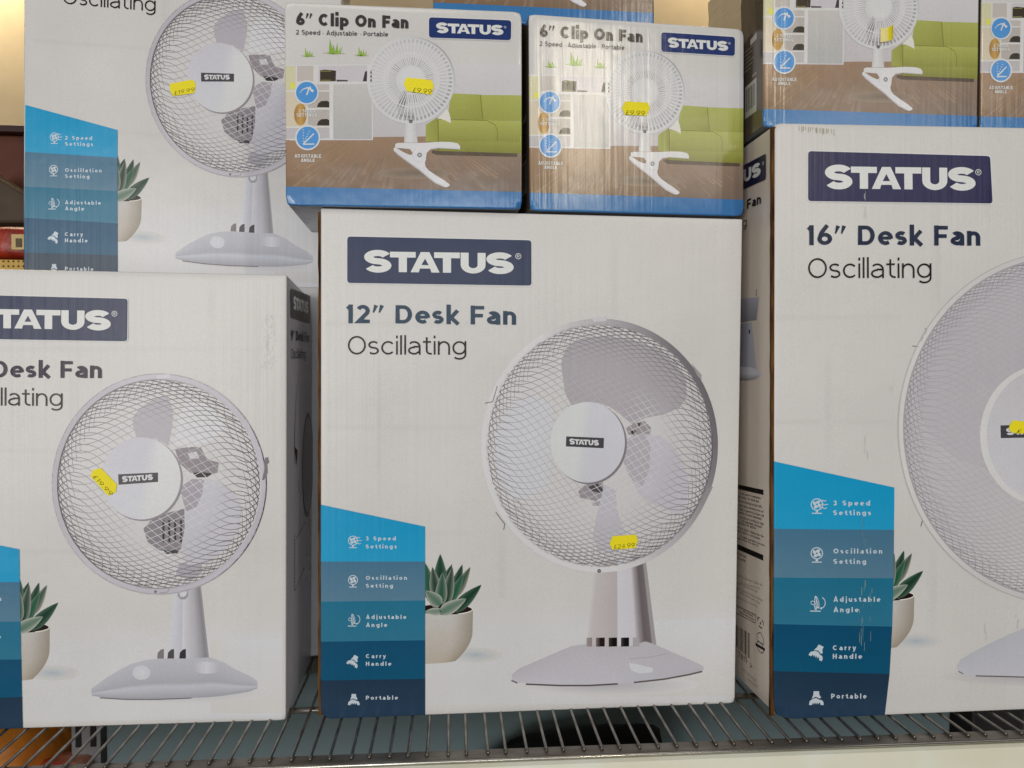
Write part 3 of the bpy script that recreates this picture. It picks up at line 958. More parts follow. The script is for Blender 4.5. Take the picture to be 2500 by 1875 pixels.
    A.disc(c, R[0] * .958, R[1] * .958, lambda x, y: mix(C(196, 190, 186), C(120, 112, 112), .5 + .5 * x), 16, r0=.988, na=80, nr=1)
    for pts, col in (([(765, 85), (850, 78), (852, 104), (780, 108)], C(186, 178, 176)), ([(1345, 350), (1402, 415), (1400, 445), (1378, 420)], C(150, 142, 140)), ([(1440, 1068), (1468, 1062), (1420, 1160), (1390, 1150)], C(142, 134, 132))):
        A.poly(cz(pts), col, 17)
    A.ribbon(cz([(150, 578), (195, 570), (222, 478)]), 2, C(120, 112, 108), 17)
    A.ribbon(cz([(212, 1205), (265, 1275), (258, 1308)]), 2, C(120, 112, 108), 17)
    A.disc(tuple(cz([(809, 1545)])[0]), 4.6, 4.6, lambda x, y: mix(C(150, 144, 142), C(60, 54, 52), math.hypot(x, y)), 18, na=14, nr=2)
    # hub
    A.disc((1437, 1082), 92, 99, C(128, 120, 120), 18, na=50, nr=1)
    A.disc((1433, 1079), 91, 98, lambda x, y: mix(C(204, 201, 195), C(188, 183, 187), 1 / (1 + math.exp(-(x + .12 + .12 * y) * 22))), 19, na=72, nr=16)
    f = A.build('fan_picture', parent, M_CARD)
    badge(f, art(), ((1381, 1064.5), (1473, 1068.5), (1472, 1093.5), (1380, 1089)), 20)
    return f


fan12(art12, b12)
z2 = lambda pts: [(1200 + x * .2803, 1300 + y * .2803) for x, y in pts]
sticker(b12, art12, z2([(1045, 25), (1250, 12), (1268, 62), (1243, 130), (1045, 142), (1022, 92)]), '\u00a324.99', *z2([(1058, 137), (1240, 120)]), 10.5)

# ---------------- 9 inch boxes, left
W9, H9, D9 = .302, .3804, .135
Q9A = (-.4276, .694, .001, -.007, .0049, .0105)
Q9B = (-.4014, .8351, .3868, .043, .022, .027)
b9 = empty('fan_box', box_matrix(Q9A, W9, D9))
P9 = front_place(W9, H9, D9, .0013, .0016, 5, ((1, -1, 0, .004, .0008), (1, 1, 1, .03, .006)))
carton(b9, W9, H9, D9, .0013, M_CARD, PAPER, SIDE, C(166, 160, 160), SIDE, KRAFT, P9)  # right side tinted darker: shade of the gap put into its colour
m9a, m9b = panel_map(Q9A), panel_map(Q9B)
art9 = lambda: Art(m9a, P9, -1)
art9b = lambda: Art(m9b, P9, -1)
bricks(art9, b9, [852, 1100, 1345], [(180, 860, 1300), (515, 700, 780)], ((515, 1560), (690, 1560), (690, 1740), (515, 1740)), (-200, 640), (53,))
logo(b9, art9, ((-108, 719), (313, 729.5), (312.5, 833.5), (-108, 826.5)), (-69, 800), (270.6, 806), 46.5, (281, 766), 7)
nat = text_width('9\u201d Desk Fan', .22, .14); k9 = (1259.5 - 847) / text_width('12\u201d Desk Fan', .22, .14) * 41.8 / 45.9
A = art9(); text(A, '9\u201d Desk Fan', (250.7 - nat * k9, 921.5), (250.7, 923), 41.8, .22, C(18, 32, 52), 26, track=.14); A.build('product_title', b9, M_CARD)
A = art9(); text(A, 'Oscillating', (-116, 989), (154.8, 991), 42.5, .094, C(22, 20, 20), 26, track=.13); A.build('product_subtitle', b9, M_CARD)
ys = [(256.5, 318.5), (371, 386), (455.6, 467.4), (531.6, 546), (616.8, 623.5), (700, 704)]
XB = lambda y: 65.5 - y * .011
quads = [((XB(ya[0]), ya[0]), (288.5, ya[1]), (288.2, yb[1]), (XB(yb[0]), yb[0])) for ya, yb in zip(ys, ys[1:])]
texts_slope = 0.02
feature_band(b9, art9b, quads,
             [[('2 Speed', 160.3, 226.6, 341.7), ('Settings', 160.3, 229, 356.6)], [('Oscillation', 160.3, 250, 420.3), ('Setting', 160.3, 220, 435.4)],
              [('Adjustable', 160.3, 247.6, 499), ('Angle', 160.3, 206.7, 513.9)], [('Carry', 159.5, 203.4, 576.5), ('Handle', 159.5, 215, 591.5)], [('Portable', 159.5, 228.7, 660.5)]],
             [(134, 337), (132, 416), (132, 497), (134, 578), (133, 657)], 9.2, 11)
A = art9(); plant(A, 6, 1664); A.build('plant_picture', b9, M_CARD)


def fan9(art, parent):
    A = art()
    c, R = (390, 1181), (261, 269)
    z5 = lambda pts: [(x * .3617, 640 + y * .3617) for x, y in pts]
    z6 = lambda pts: [(x * .4069, 1200 + y * .4069) for x, y in pts]
    A.disc((430, 1690), 235, 26, lambda x, y: mix(C(172, 167, 170), C(192, 186, 180), min(1, math.hypot(x, y))), 4, na=40, nr=6)
    stops = [(0, C(196, 192, 192)), (.1, C(188, 184, 188)), (.33, C(178, 173, 176)), (.36, C(212, 208, 206)), (.42, C(186, 180, 180)), (.7, C(168, 162, 162)), (.93, C(132, 127, 126)), (1, C(150, 146, 144))]
    tl, tr, br, bl = z6([(1050, 560), (1203, 530), (1256, 1000), (1008, 1010)])
    A.quad(tl, tr, br, bl, lambda s, t: lerp_cols(stops, s), 5, [0, .1, .33, .36, .42, .55, .7, .93, 1], 4)
    A.poly(z6([(1068, 590), (1132, 580), (1132, 625), (1115, 645), (1085, 645), (1068, 625)]), C(150, 146, 144), 6)
    A.poly(z6([(1075, 590), (1125, 585), (1122, 615), (1105, 630), (1085, 628)]), C(196, 190, 188), 7)
    top = z6([(550, 1180), (650, 1108), (780, 1035), (870, 1010), (960, 1000), (1080, 1000), (1180, 1000), (1260, 992), (1340, 1022), (1420, 1070), (1500, 1105), (1545, 1135)])
    bot = z6([(553, 1222), (640, 1238), (780, 1244), (870, 1245), (960, 1244), (1080, 1242), (1180, 1236), (1260, 1232), (1340, 1224), (1420, 1212), (1500, 1198), (1545, 1180)])

    def bf(s, t):
        i = min(10, int(s * 11)); f = s * 11 - i
        p = np.array(top[i]) * (1 - f) + np.array(top[i + 1]) * f; q = np.array(bot[i]) * (1 - f) + np.array(bot[i + 1]) * f
        return tuple(p + (q - p) * t)
    A.grid(bf, 33, 10, lambda s, t: lerp_cols([(0, C(174, 170, 169)), (.35, C(168, 164, 166)), (.62, C(160, 156, 161)), (.7, C(178, 175, 179)), (1, C(152, 148, 153))], t), 6)
    A.disc(z6([(1240, 1055)])[0], 36, 15, lambda x, y: mix(C(196, 192, 192), C(168, 162, 164), abs(x)), 7, na=24, nr=3)
    A.disc(z6([(850, 1085)])[0], 22, 18, lambda x, y: mix(C(202, 199, 197), C(184, 180, 180), math.hypot(x, y)), 7, na=20, nr=3)
    A.ribbon(z6([(600, 1236), (760, 1246), (950, 1246), (1150, 1238)]), 2.5, C(110, 102, 104), 8)
    for x, col in ((965, C(124, 116, 114)), (1026, C(84, 80, 80)), (1097, C(62, 60, 60))):
        A.poly(z6([(x - 20, 1000), (x - 16, 965), (x + 2, 946), (x + 20, 942), (x + 20, 1000)]), col, 8)
    A.disc(c, R[0] * .98, R[1] * .98, C(190, 184, 178), 4, na=60, nr=1)
    far = lambda r, a: lerp_cols([(0, C(172, 165, 162)), (.72, C(160, 153, 150)), (.88, C(140, 133, 132)), (1, C(112, 106, 106))], r)
    mesh_wires(A, c, R, 66, 16, .25, 8, 1.5, far, .80, .97, .5)
    A.poly(z5([(1185, 1260), (1290, 1245), (1360, 1250), (1400, 1330), (1480, 1350), (1470, 1420), (1380, 1440), (1290, 1420), (1220, 1360)]), C(138, 128, 130), 10)
    A.poly(z5([(1270, 1290), (1330, 1275), (1350, 1320), (1290, 1330)]), C(186, 180, 176), 11)
    A.poly(z5([(1300, 1420), (1370, 1415), (1440, 1425), (1400, 1450), (1330, 1452)]), C(62, 56, 56), 11)
    A.poly(z6([(865, 220), (930, 150), (1030, 120), (1110, 100), (1112, 330), (1050, 365), (960, 350), (890, 300)]), C(132, 124, 124), 10)
    for x in (985, 1020, 1055, 1090):
        A.ribbon(z6([(x, 170), (x, 300)]), 5, C(62, 58, 60), 11)
    A.poly(z6([(985, 350), (1080, 345), (1070, 368), (1000, 372)]), C(74, 70, 70), 11)
    A.poly(z6([(1080, 430), (1210, 405), (1215, 480), (1150, 530), (1060, 500)]), C(162, 156, 158), 10)
    A.poly(z5([(900, 1095), (905, 1040), (950, 985), (1020, 935), (1095, 905), (1135, 910), (1160, 960), (1172, 1020), (1165, 1110), (1140, 1235), (1060, 1190), (930, 1190)]), C(168, 160, 164), 11)
    A.poly(z5([(1180, 1230), (1200, 1040), (1280, 930), (1400, 960), (1500, 1060), (1520, 1140), (1420, 1210), (1280, 1250)]), C(196, 191, 188), 11)
    A.poly(z5([(1215, 1520), (1300, 1462), (1420, 1462), (1510, 1490), (1590, 1560), (1632, 1660), (1620, 1780), (1540, 1920), (1400, 2030), (1270, 2040), (1220, 1960), (1250, 1800), (1260, 1650)]), C(182, 176, 180), 12)
    A.poly(z5([(1215, 1520), (1300, 1462), (1380, 1462), (1370, 1560), (1330, 1650), (1260, 1680)]), C(156, 147, 150), 13)

    def nc(r, a):
        k = .5 + .5 * math.cos(a + .3)
        inner = mix(C(170, 163, 160), C(206, 200, 198), min(1, max(0, math.cos(a - .9) * 2.0)))
        return lerp_cols([(0, inner), (.5, inner), (.66, mix(C(164, 157, 154), C(138, 131, 130), k)), (.85, mix(C(134, 128, 126), C(102, 96, 96), k)), (1, C(80, 74, 76))], r)
    mesh_wires(A, c, R, -26, 16, .40, 14, 2.0, nc)
    mesh_wires(A, c, R, 44, 16, -.40, 15, 2.0, nc)
    def rc(x, y):
        d = x * .9 + y * .3
        return lerp_cols([(-1.1, C(168, 160, 162)), (-.4, C(182, 174, 174)), (.4, C(176, 168, 170)), (.85, C(180, 173, 174)), (1.1, C(158, 150, 152))], d)
    ring(A, c, R, .05, rc, 16)
    A.disc(c, R[0] * 1.004, R[1] * 1.004, lambda x, y: lerp_cols([(-1.1, C(188, 181, 176)), (.5, C(176, 168, 166)), (.85, C(70, 64, 66)), (1.1, C(62, 56, 58))], x * .95 + y * .15), 16, r0=.989, na=90, nr=1)
    A.disc(c, R[0] * .952, R[1] * .952, lambda x, y: lerp_cols([(-1.1, C(90, 84, 84)), (0, C(150, 143, 142)), (1.1, C(200, 195, 193))], x), 16, r0=.988, na=90, nr=1)
    A.poly(z5([(1790, 1320), (1810, 1315), (1818, 1350), (1805, 1365), (1808, 1420), (1785, 1470), (1770, 1470), (1785, 1400)]), C(120, 112, 114), 17)
    A.poly(z5([(1060, 765), (1150, 752), (1152, 780), (1070, 790)]), C(190, 182, 182), 17)
    A.disc(z6([(937, 598)])[0], 3.6, 3.6, C(120, 114, 112), 18, na=12, nr=1)
    A.ribbon(z6([(1018, 575), (1010, 600), (960, 606)]), 1.5, C(140, 132, 130), 18)
    A.disc((351, 1170), 97, 101, C(140, 131, 134), 18, na=50, nr=1)
    A.disc((347, 1167), 96, 100, lambda x, y: mix(mix(C(198, 194, 194), C(184, 178, 186), .5 - .5 * y), C(205, 201, 196), 1 / (1 + math.exp(-(x - .18 + .22 * y) * 16))), 19, na=72, nr=16)
    f = A.build('fan_picture', parent, M_CARD)
    badge(f, art(), ((291, 1157), (388, 1152.6), (388, 1175.5), (292, 1182.6)), 20)
    return f


fan9(art9, b9)
rs = random.Random(17)
A = art9()
for k in range(70):     # handling smudge near the right edge
    x, y = rs.gauss(655, 9), rs.uniform(770, 900)
    A.disc((x, y), rs.uniform(.8, 2.6), rs.uniform(1.5, 5), mix(PAPER, C(160, 153, 146), rs.uniform(.1, .4)), 1 + k % 5, na=8, nr=1)
A.build('smudge', b9, M_CARD)
# side panel print
artr = lambda: Art(IDENT, side_place(W9, D9, 'r'), 1)
logo(b9, artr, ((.016, .3705), (.122, .3722), (.122, .3447), (.016, .3455)), (.028, .3535), (.108, .3540), .0110, None, 0, frame=False, panel=C(86, 84, 88))
A = artr(); text(A, '9\u201d Desk Fan', (.018, .3260), (.116, .3262), .0090, .225, C(40, 44, 56), 26, track=.14)
text(A, 'Oscillating', (.018, .3100), (.094, .3102), .0088, .105, C(40, 38, 38), 26); A.build('side_title', b9, M_CARD)
A = artr()
A.ribbon([(.070 - .030 * math.sin(math.pi * t * .55 + .3) - .002, .300 - .085 * t) for t in [i / 16 for i in range(17)]], lambda t: .0004 + .0022 * t, C(26, 24, 26), 4)
A.poly([(.036, .232), (.054, .226), (.050, .212)], C(26, 24, 26), 4)
A.disc((.112, .205), .034, .052, C(34, 32, 36), 2, r0=.90, na=40, nr=1)
A.disc((.112, .205), .030, .048, C(120, 114, 118), 1, na=40, nr=1)
for k in range(16): A.ribbon([(.0365, .150 - k * .0032), (.042, .1505 - k * .0032)], .0012, C(40, 38, 40), 3)
A.ribbon([(.048, .146), (.100, .1514)], .001, C(60, 58, 60), 3); A.ribbon([(.040, .100), (.094, .107)], .001, C(60, 58, 60), 3)
A.build('side_picture', b9, M_CARD)
b9b = copy_tree(b9); b9b.matrix_world = box_matrix(Q9B, W9, D9)
b9c = copy_tree(b9); b9c.matrix_world = box_matrix((-.414, .834, .001, .0, 0, 0), W9, D9)
tag(b9, 'white 9 inch desk fan box at the lower left with tilted yellow sticker', 'fan box', '9 inch desk fan boxes')
tag(b9b, 'white 9 inch desk fan box set back on top of the lower left stack', 'fan box', '9 inch desk fan boxes')
tag(b9c, 'white fan box in shadow hidden behind the lower left box, only its edge showing', 'fan box', '9 inch desk fan boxes')
sticker(b9, art9, [(224, 1161), (231.5, 1146), (249.6, 1141.5), (288.5, 1181), (286, 1200), (267.7, 1209.5)], '\u00a319.99', (229, 1163), (272, 1209), 10)
z1 = lambda pts: [(x * .4219, y * .4219) for x, y in pts]
sticker(b9b, art9b, z1([(985, 492), (1000, 487), (1112, 466), (1130, 474), (1136, 500), (1130, 543), (1008, 560), (992, 538)]), '\u00a319.99', *z1([(1013, 554), (1130, 532)]), 9)

# ---------------- 16 inch box, right
Q16 = (.2886, .6471, 0.0, -.0222, -.006, -.0047); W16, H16, D16 = .44, .5053, .18
b16 = empty('fan_box', box_matrix(Q16, W16, D16))
tag(b16, 'tall white 16 inch desk fan box on the right, scuffed, with printed side panel', 'fan box')
P16 = front_place(W16, H16, D16, .0014, .0030, 8, ((-1, -1, 0, .016, .0034), (-1, -1, 1, .006, .0012)))
carton(b16, W16, H16, D16, .0014, M_CARD, PAPER, C(186, 172, 156), SIDE, SIDE, KRAFT, P16)
raw_edge(b16, W16, H16, D16)
m16 = panel_map(Q16)
art16 = lambda: Art(m16, P16, -1)
bricks(art16, b16, [775, 1030, 1280], [(2020, 850, 1120), (2285, 480, 760), (2275, 1330, 1560)], None, (1895, 2200), None)
logo(b16, art16, ((1972, 369.5), (2414.7, 381.9), (2419.6, 498), (1971.4, 491.6)), (2012.7, 460.5), (2377, 465.5), 54, (2385.5, 421.6), 7.5, panel=C(54, 52, 80))
A = art16(); text(A, '16\u201d Desk Fan', (1970.5, 599), (2389, 600.6), 48.8, .22, C(36, 46, 66), 26, track=.14); A.build('product_title', b16, M_CARD)
A = art16(); text(A, 'Oscillating', (1971.4, 679.4), (2269.9, 679.4), 49, .094, C(22, 20, 20), 26, track=.13); A.build('product_subtitle', b16, M_CARD)
ys = [(1125.8, 1189), (1290.6, 1291.8), (1409.4, 1410), (1523, 1528), (1637.7, 1644), (1758, 1748)]
xs = [2179, 2178.5, 2178, 2175.5, 2170, 2159]
quads = [((1887, ya[0]), (xa, ya[1]), (xb, yb[1]), (1887, yb[0])) for ya, yb, xa, xb in zip(ys, ys[1:], xs, xs[1:])]
texts_slope = 0.0
feature_band(b16, art16, quads,
             [[('3 Speed', 2031, 2120, 1233), ('Settings', 2031, 2122.5, 1256.5)], [('Oscillation', 2032, 2150, 1350), ('Setting', 2032, 2111, 1375.4)],
              [('Adjustable', 2033, 2146, 1467.6), ('Angle', 2033, 2093.5, 1493)], [('Carry', 2031.5, 2087.5, 1586), ('Handle', 2031.5, 2102.5, 1607)], [('Portable', 2028, 2114, 1704.5)]],
             [(1992, 1233), (1992, 1352), (1994, 1472), (1996, 1590), (1992, 1703)], 12, 15)
A = art16(); plant(A, 2112, 1586); A.build('plant_picture', b16, M_CARD)


def fan16(art, parent):
    A = art()
    c, R = (2594, 1044), (407, 431)
    A.disc((2600, 1650), 300, 26, lambda x, y: mix(C(160, 154, 154), C(188, 181, 174), min(1, math.hypot(x, y))), 4, na=40, nr=6)
    A.quad((2560, 1440), (2700, 1440), (2730, 1560), (2540, 1560), C(176, 170, 170), 5)
    top = [(2334, 1628), (2342, 1610), (2375, 1590), (2430, 1562), (2500, 1530), (2560, 1515), (2660, 1515), (2740, 1540), (2830, 1600), (2850, 1630)]
    bot = [(2340, 1640), (2352, 1646), (2378, 1650), (2430, 1651), (2500, 1652), (2560, 1652), (2660, 1652), (2740, 1650), (2830, 1645), (2850, 1638)]

    def bf(s, t):
        i = min(8, int(s * 9)); f = s * 9 - i
        p = np.array(top[i]) * (1 - f) + np.array(top[i + 1]) * f; q = np.array(bot[i]) * (1 - f) + np.array(bot[i + 1]) * f
        return tuple(p + (q - p) * t)
    A.grid(bf, 27, 6, lambda s, t: mix(C(174, 170, 171), C(182, 177, 179), t), 6)
    A.ribbon([(2380, 1649), (2500, 1652), (2660, 1652)], 3, C(104, 96, 92), 7)
    A.ribbon([(2338, 1638), (2350, 1644)], 2.5, C(120, 112, 108), 7)
    A.disc(c, R[0] * .97, R[1] * .97, lambda x, y: mix(C(180, 172, 170), C(192, 186, 181), max(0, .7 * y + .2 * math.sin(3 * x + 2 * y))), 8, na=70, nr=8)
    A.disc((2520, 900), 300, 230, C(176, 168, 167), 9, na=50, nr=1, rot=-.5, r0=.0)
    far = lambda r, a: lerp_cols([(0, C(176, 168, 167)), (.78, C(170, 162, 161)), (.92, C(156, 148, 150)), (1, C(126, 118, 121))], r)
    near = lambda r, a: lerp_cols([(0, C(174, 166, 165)), (.6, C(172, 164, 163)), (.82, C(164, 156, 156)), (.92, C(146, 138, 140)), (1, C(112, 104, 108))], r)
    mesh_wires(A, c, R, 66, 28, .2, 10, 1.4, far, .86, .975, .5)
    mesh_wires(A, c, R, -28, 30, .3, 12, 1.5, near)
    mesh_wires(A, c, R, 40, 30, -.3, 13, 1.5, near)
    ring(A, c, R, .034, lambda x, y: mix(C(196, 189, 182), C(170, 162, 162), .5 + .5 * x), 14)
    A.disc(c, R[0] * 1.0, R[1] * 1.0, C(174, 167, 160), 15, r0=.993, na=90, nr=1)
    A.disc(c, R[0] * .968, R[1] * .968, C(160, 152, 150), 15, r0=.991, na=90, nr=1)
    A.ribbon([(2223, 845), (2236, 846), (2258, 806), (2254, 802)], 2, C(118, 110, 110), 14)
    A.ribbon([(2230, 1232), (2248, 1268), (2244, 1284)], 2, C(118, 110, 110), 14)
    A.disc((2547, 1062), 160, 172, C(204, 198, 192), 16, na=60, nr=1)
    A.disc((2554, 1062), 150, 164, lambda x, y: mix(C(184, 177, 176), C(190, 185, 184), .5 + .5 * y), 17, na=60, nr=6)
    f = A.build('fan_picture', parent, M_CARD)
    badge(f, art(), ((2437, 1038), (2582, 1034), (2582, 1066), (2438, 1069)), 20)
    return f


fan16(art16, b16)
sticker(b16, art16, [(2457, 1040), (2466, 1026), (2560, 1033), (2572, 1046), (2560, 1062), (2470, 1057), (2458, 1050)], '\u00a334.99', (2474, 1056), (2560, 1062), 9)
# scuffs where the coating is rubbed through
rs = random.Random(3)
for (x, y0, y1, n) in ((2104, 1200, 1570, 22), (2122, 1420, 1560, 7), (2098, 1480, 1550, 6), (2112, 1050, 1110, 6), (2110, 455, 560, 7), (2172, 925, 950, 2), (2402, 1500, 1545, 2), (2480, 1465, 1520, 5)):
    A = art16()
    for k in range(n):
        yy = rs.uniform(y0, y1); xx = x + rs.gauss(0, 2.2)
        A.ribbon([(xx, yy), (xx + rs.uniform(-.4, .4), yy + rs.uniform(5, 26))], rs.uniform(.5, 1.3), mix(C(150, 154, 128), C(70, 116, 134), rs.random() ** .7) if y0 > 1150 and x < 2200 else C(180, 173, 162), 33)
    A.build('scuff_mark', b16, M_CARD)
A = art16()
for k in range(16):
    xx = 1950 + k * 5.6 + rs.uniform(-2, 2)
    A.ribbon([(xx, 308 + k * .5), (xx + .5, 313 + k * .7 + rs.uniform(0, 10))], rs.uniform(.8, 2), C(150, 142, 112), 33)
A.build('scuff_mark', b16, M_CARD)
# side panel of the 16 inch box
artl = lambda: Art(IDENT, side_place(W16, D16, 'l'), 1)
logo(b16, artl, ((.158, .4925), (.0177, .4844), (.0176, .4623), (.158, .4700)), (.145, .4764), (.0294, .4688), .0115, (.0236, .4775), .0016, frame=False, panel=C(40, 42, 66))
A = artl()
text(A, '16\u201d Desk Fan', (.150, .4490), (.0284, .4438), .0088, .225, C(36, 38, 46), 26, track=.14)
text(A, 'Oscillating', (.150, .4330), (.0620, .4300), .0085, .105, C(40, 38, 38), 26)
A.build('side_title', b16, M_CARD)
A = artl()
A.grid(lambda s, t: (.110 - s * .077 + (.006 * t if s > .5 else 0) * s, .3665 - .024 * t - .004 * s * (1 - t) ** 3), 12, 8, lambda s, t: mix(C(160, 156, 166), C(128, 124, 132), t), 4)
A.ribbon([(.0395, .3640), (.0395, .3700)], .0022, C(140, 134, 130), 4)
A.grid(lambda s, t: (.100 - s * (.050 + .012 * t), .3410 - t * .046), 8, 8, lambda s, t: mix(C(130, 126, 132), C(166, 162, 166), s), 3)
A.disc((.0725, .2945), .044, .0065, lambda x, y: mix(C(186, 180, 182), C(120, 114, 112), max(0, -y)), 5, na=30, nr=3)
A.disc((.0560, .3330), .0018, .0022, C(40, 36, 40), 5, na=10, nr=1)
A.build('side_picture', b16, M_CARD)
A = artl()
sl = -.0708
line = lambda u, v: v + (u - .0226) * -sl * -1
for v0, v1 in ((.1931, .1887), (.1358, .1308)):
    A.poly([(.0226, v0), (.150, v0 - .0088), (.150, v1 - .0088), (.0226, v1)], C(30, 26, 24), 4)
rows = ['is the perfect companion', 'for your home. This sleek and', 'gives a refreshing breeze with', 'every turn, ensuring even air', 'flow. 3 speeds you have full', 'control. A breeze dependant', 'on you, low setting or high', 'The adjustable fan head', 'lets you direct the airflow', 'where you need it. Making this the', 'ideal for desk or workstation.', 'It makes operation a breeze,', 'and ensures it is easy to']
ends = [.0289, .033, .0262, .0225, .022, .027, .0222, .027, .040, .0222, .029, .019, .034]
for k, (s, e) in enumerate(zip(rows, ends)):
    v = .1838 - k * .00362
    text(A, s, (e + len(s) * .00205, v - len(s) * .00205 * .07), (e, v), .0021, .17, C(60, 54, 50), 4, track=.16)
for k, (s, e) in enumerate((('AC 220 45W', .0640), ('41 33.0CM', .0655))):
    text(A, s, (e + len(s) * .0023, .1215 - k * .004), (e, .1228 - k * .004), .0023, .2, C(60, 54, 50), 4, track=.16)
for k, s in enumerate(('should be disposed within the', 'EU at the end of the', 'working life. It should not be', 'mixed with household waste. Please', 'recycle where facilities exist. Check with your', 'local authority for recycling', '', 'specification from that shown on')):
    if s: text(A, s, (.03 + (k % 3) * .004 + len(s) * .0021, .1040 - k * .0044 - .004), (.024 + (k % 3) * .006, .1075 - k * .0044), .0022, .10, C(128, 120, 112), 4, track=.16)
A.ribbon([(.0900, .0715), (.0401, .0775), (.0408, .0699), (.0900, .0640)], .0006, C(70, 64, 60), 4, closed=True)
text(A, 'Box Recycle', (.070, .0710), (.046, .0735), .0018, .2, C(60, 54, 50), 4); text(A, 'Bag Do Not Recycle', (.080, .0672), (.043, .0712), .0018, .2, C(60, 54, 50), 4)
for k in range(3):
    a = math.radians(90 + 120 * k)
    A.ribbon([(.0288 + .0072 * math.cos(a + t), .0740 + .0042 * math.sin(a + t)) for t in (.5, 1.05, 1.6)], .0011, C(40, 36, 34), 4)
text(A, '4', (.0305, .0722), (.0272, .0724), .0030, .2, C(40, 36, 34), 5)
A.ribbon([(.0365, .0560), (.0365, .0618), (.0290, .0655), (.0215, .0622), (.0215, .0570)], .0006, C(60, 54, 52), 4, closed=True)
A.disc((.0292, .0520), .0085, .0048, C(120, 114, 108), 4, r0=.8, na=24, nr=1)
A.ribbon([(.040, .0510), (.0188, .0535)], .0024, C(40, 36, 36), 5)
rs = random.Random(11)
u = .150
while u > .0545:
    wdt = rs.choice((.0012, .0012, .0024, .0034))
    A.poly([(u, .0490 - (u - .054) * .1 + .007), (u - wdt, .0490 - (u - wdt - .054) * .1 + .007), (u - wdt, .0295 + .003), (u, .0295 + .003 - (u - .054) * .03)], C(34, 30, 30), 4)
    u -= wdt + rs.choice((.0012, .0018, .0030))
text(A, '7615', (.0835, .0240), (.0600, .0262), .0052, .13, C(40, 36, 36), 4, track=.2)
text(A, '>', (.0535, .0250), (.0485, .0254), .0050, .13, C(40, 36, 36), 4)
for k, (s, e) in enumerate((('Unit 7 Whitehall', .040), ('Birkenshaw', .036))):
    text(A, s, (e + len(s) * .0021, .0150 - k * .004), (e, .0168 - k * .004), .0022, .10, C(140, 132, 122), 4, track=.16)
A.build('side_print', b16, M_CARD)

# ================================================================== CLIP-ON FAN BOXES
W6, H6, D6 = .1965, .1667, .135
Q6 = {'a': (-.1201, .6799, .4345, -.0028, -.0065, -.001), 'b': (.0837, .6844, .4348, .0758, .0008, -.0065), 'c': (.2834, .6675, .5068, -.0007, -.002, -.0021),
      'd': (.4835, .6690, .5070, -.012, -.002, -.001), 'e': (.0018, .7074, .6022, 0, 0, 0)}
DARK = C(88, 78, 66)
b6 = empty('clip_fan_box', box_matrix(Q6['a'], W6, D6))
P6 = front_place(W6, H6, D6, .0014, .0010, 4, ((-1, -1, 0, .008, .0012), (1, -1, 0, .008, .0014), (1, -1, 1, .007, .0012), (-1, -1, 1, .006, .0008)))
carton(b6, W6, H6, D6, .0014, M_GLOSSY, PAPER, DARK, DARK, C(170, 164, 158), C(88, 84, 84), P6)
m6 = panel_map(Q6['a'])
art6 = lambda: Art(m6, P6, -1)
Z = lambda x, y: (680 + x * .3255, y * .3255)
ZL = lambda pts: [Z(*p) for p in pts]


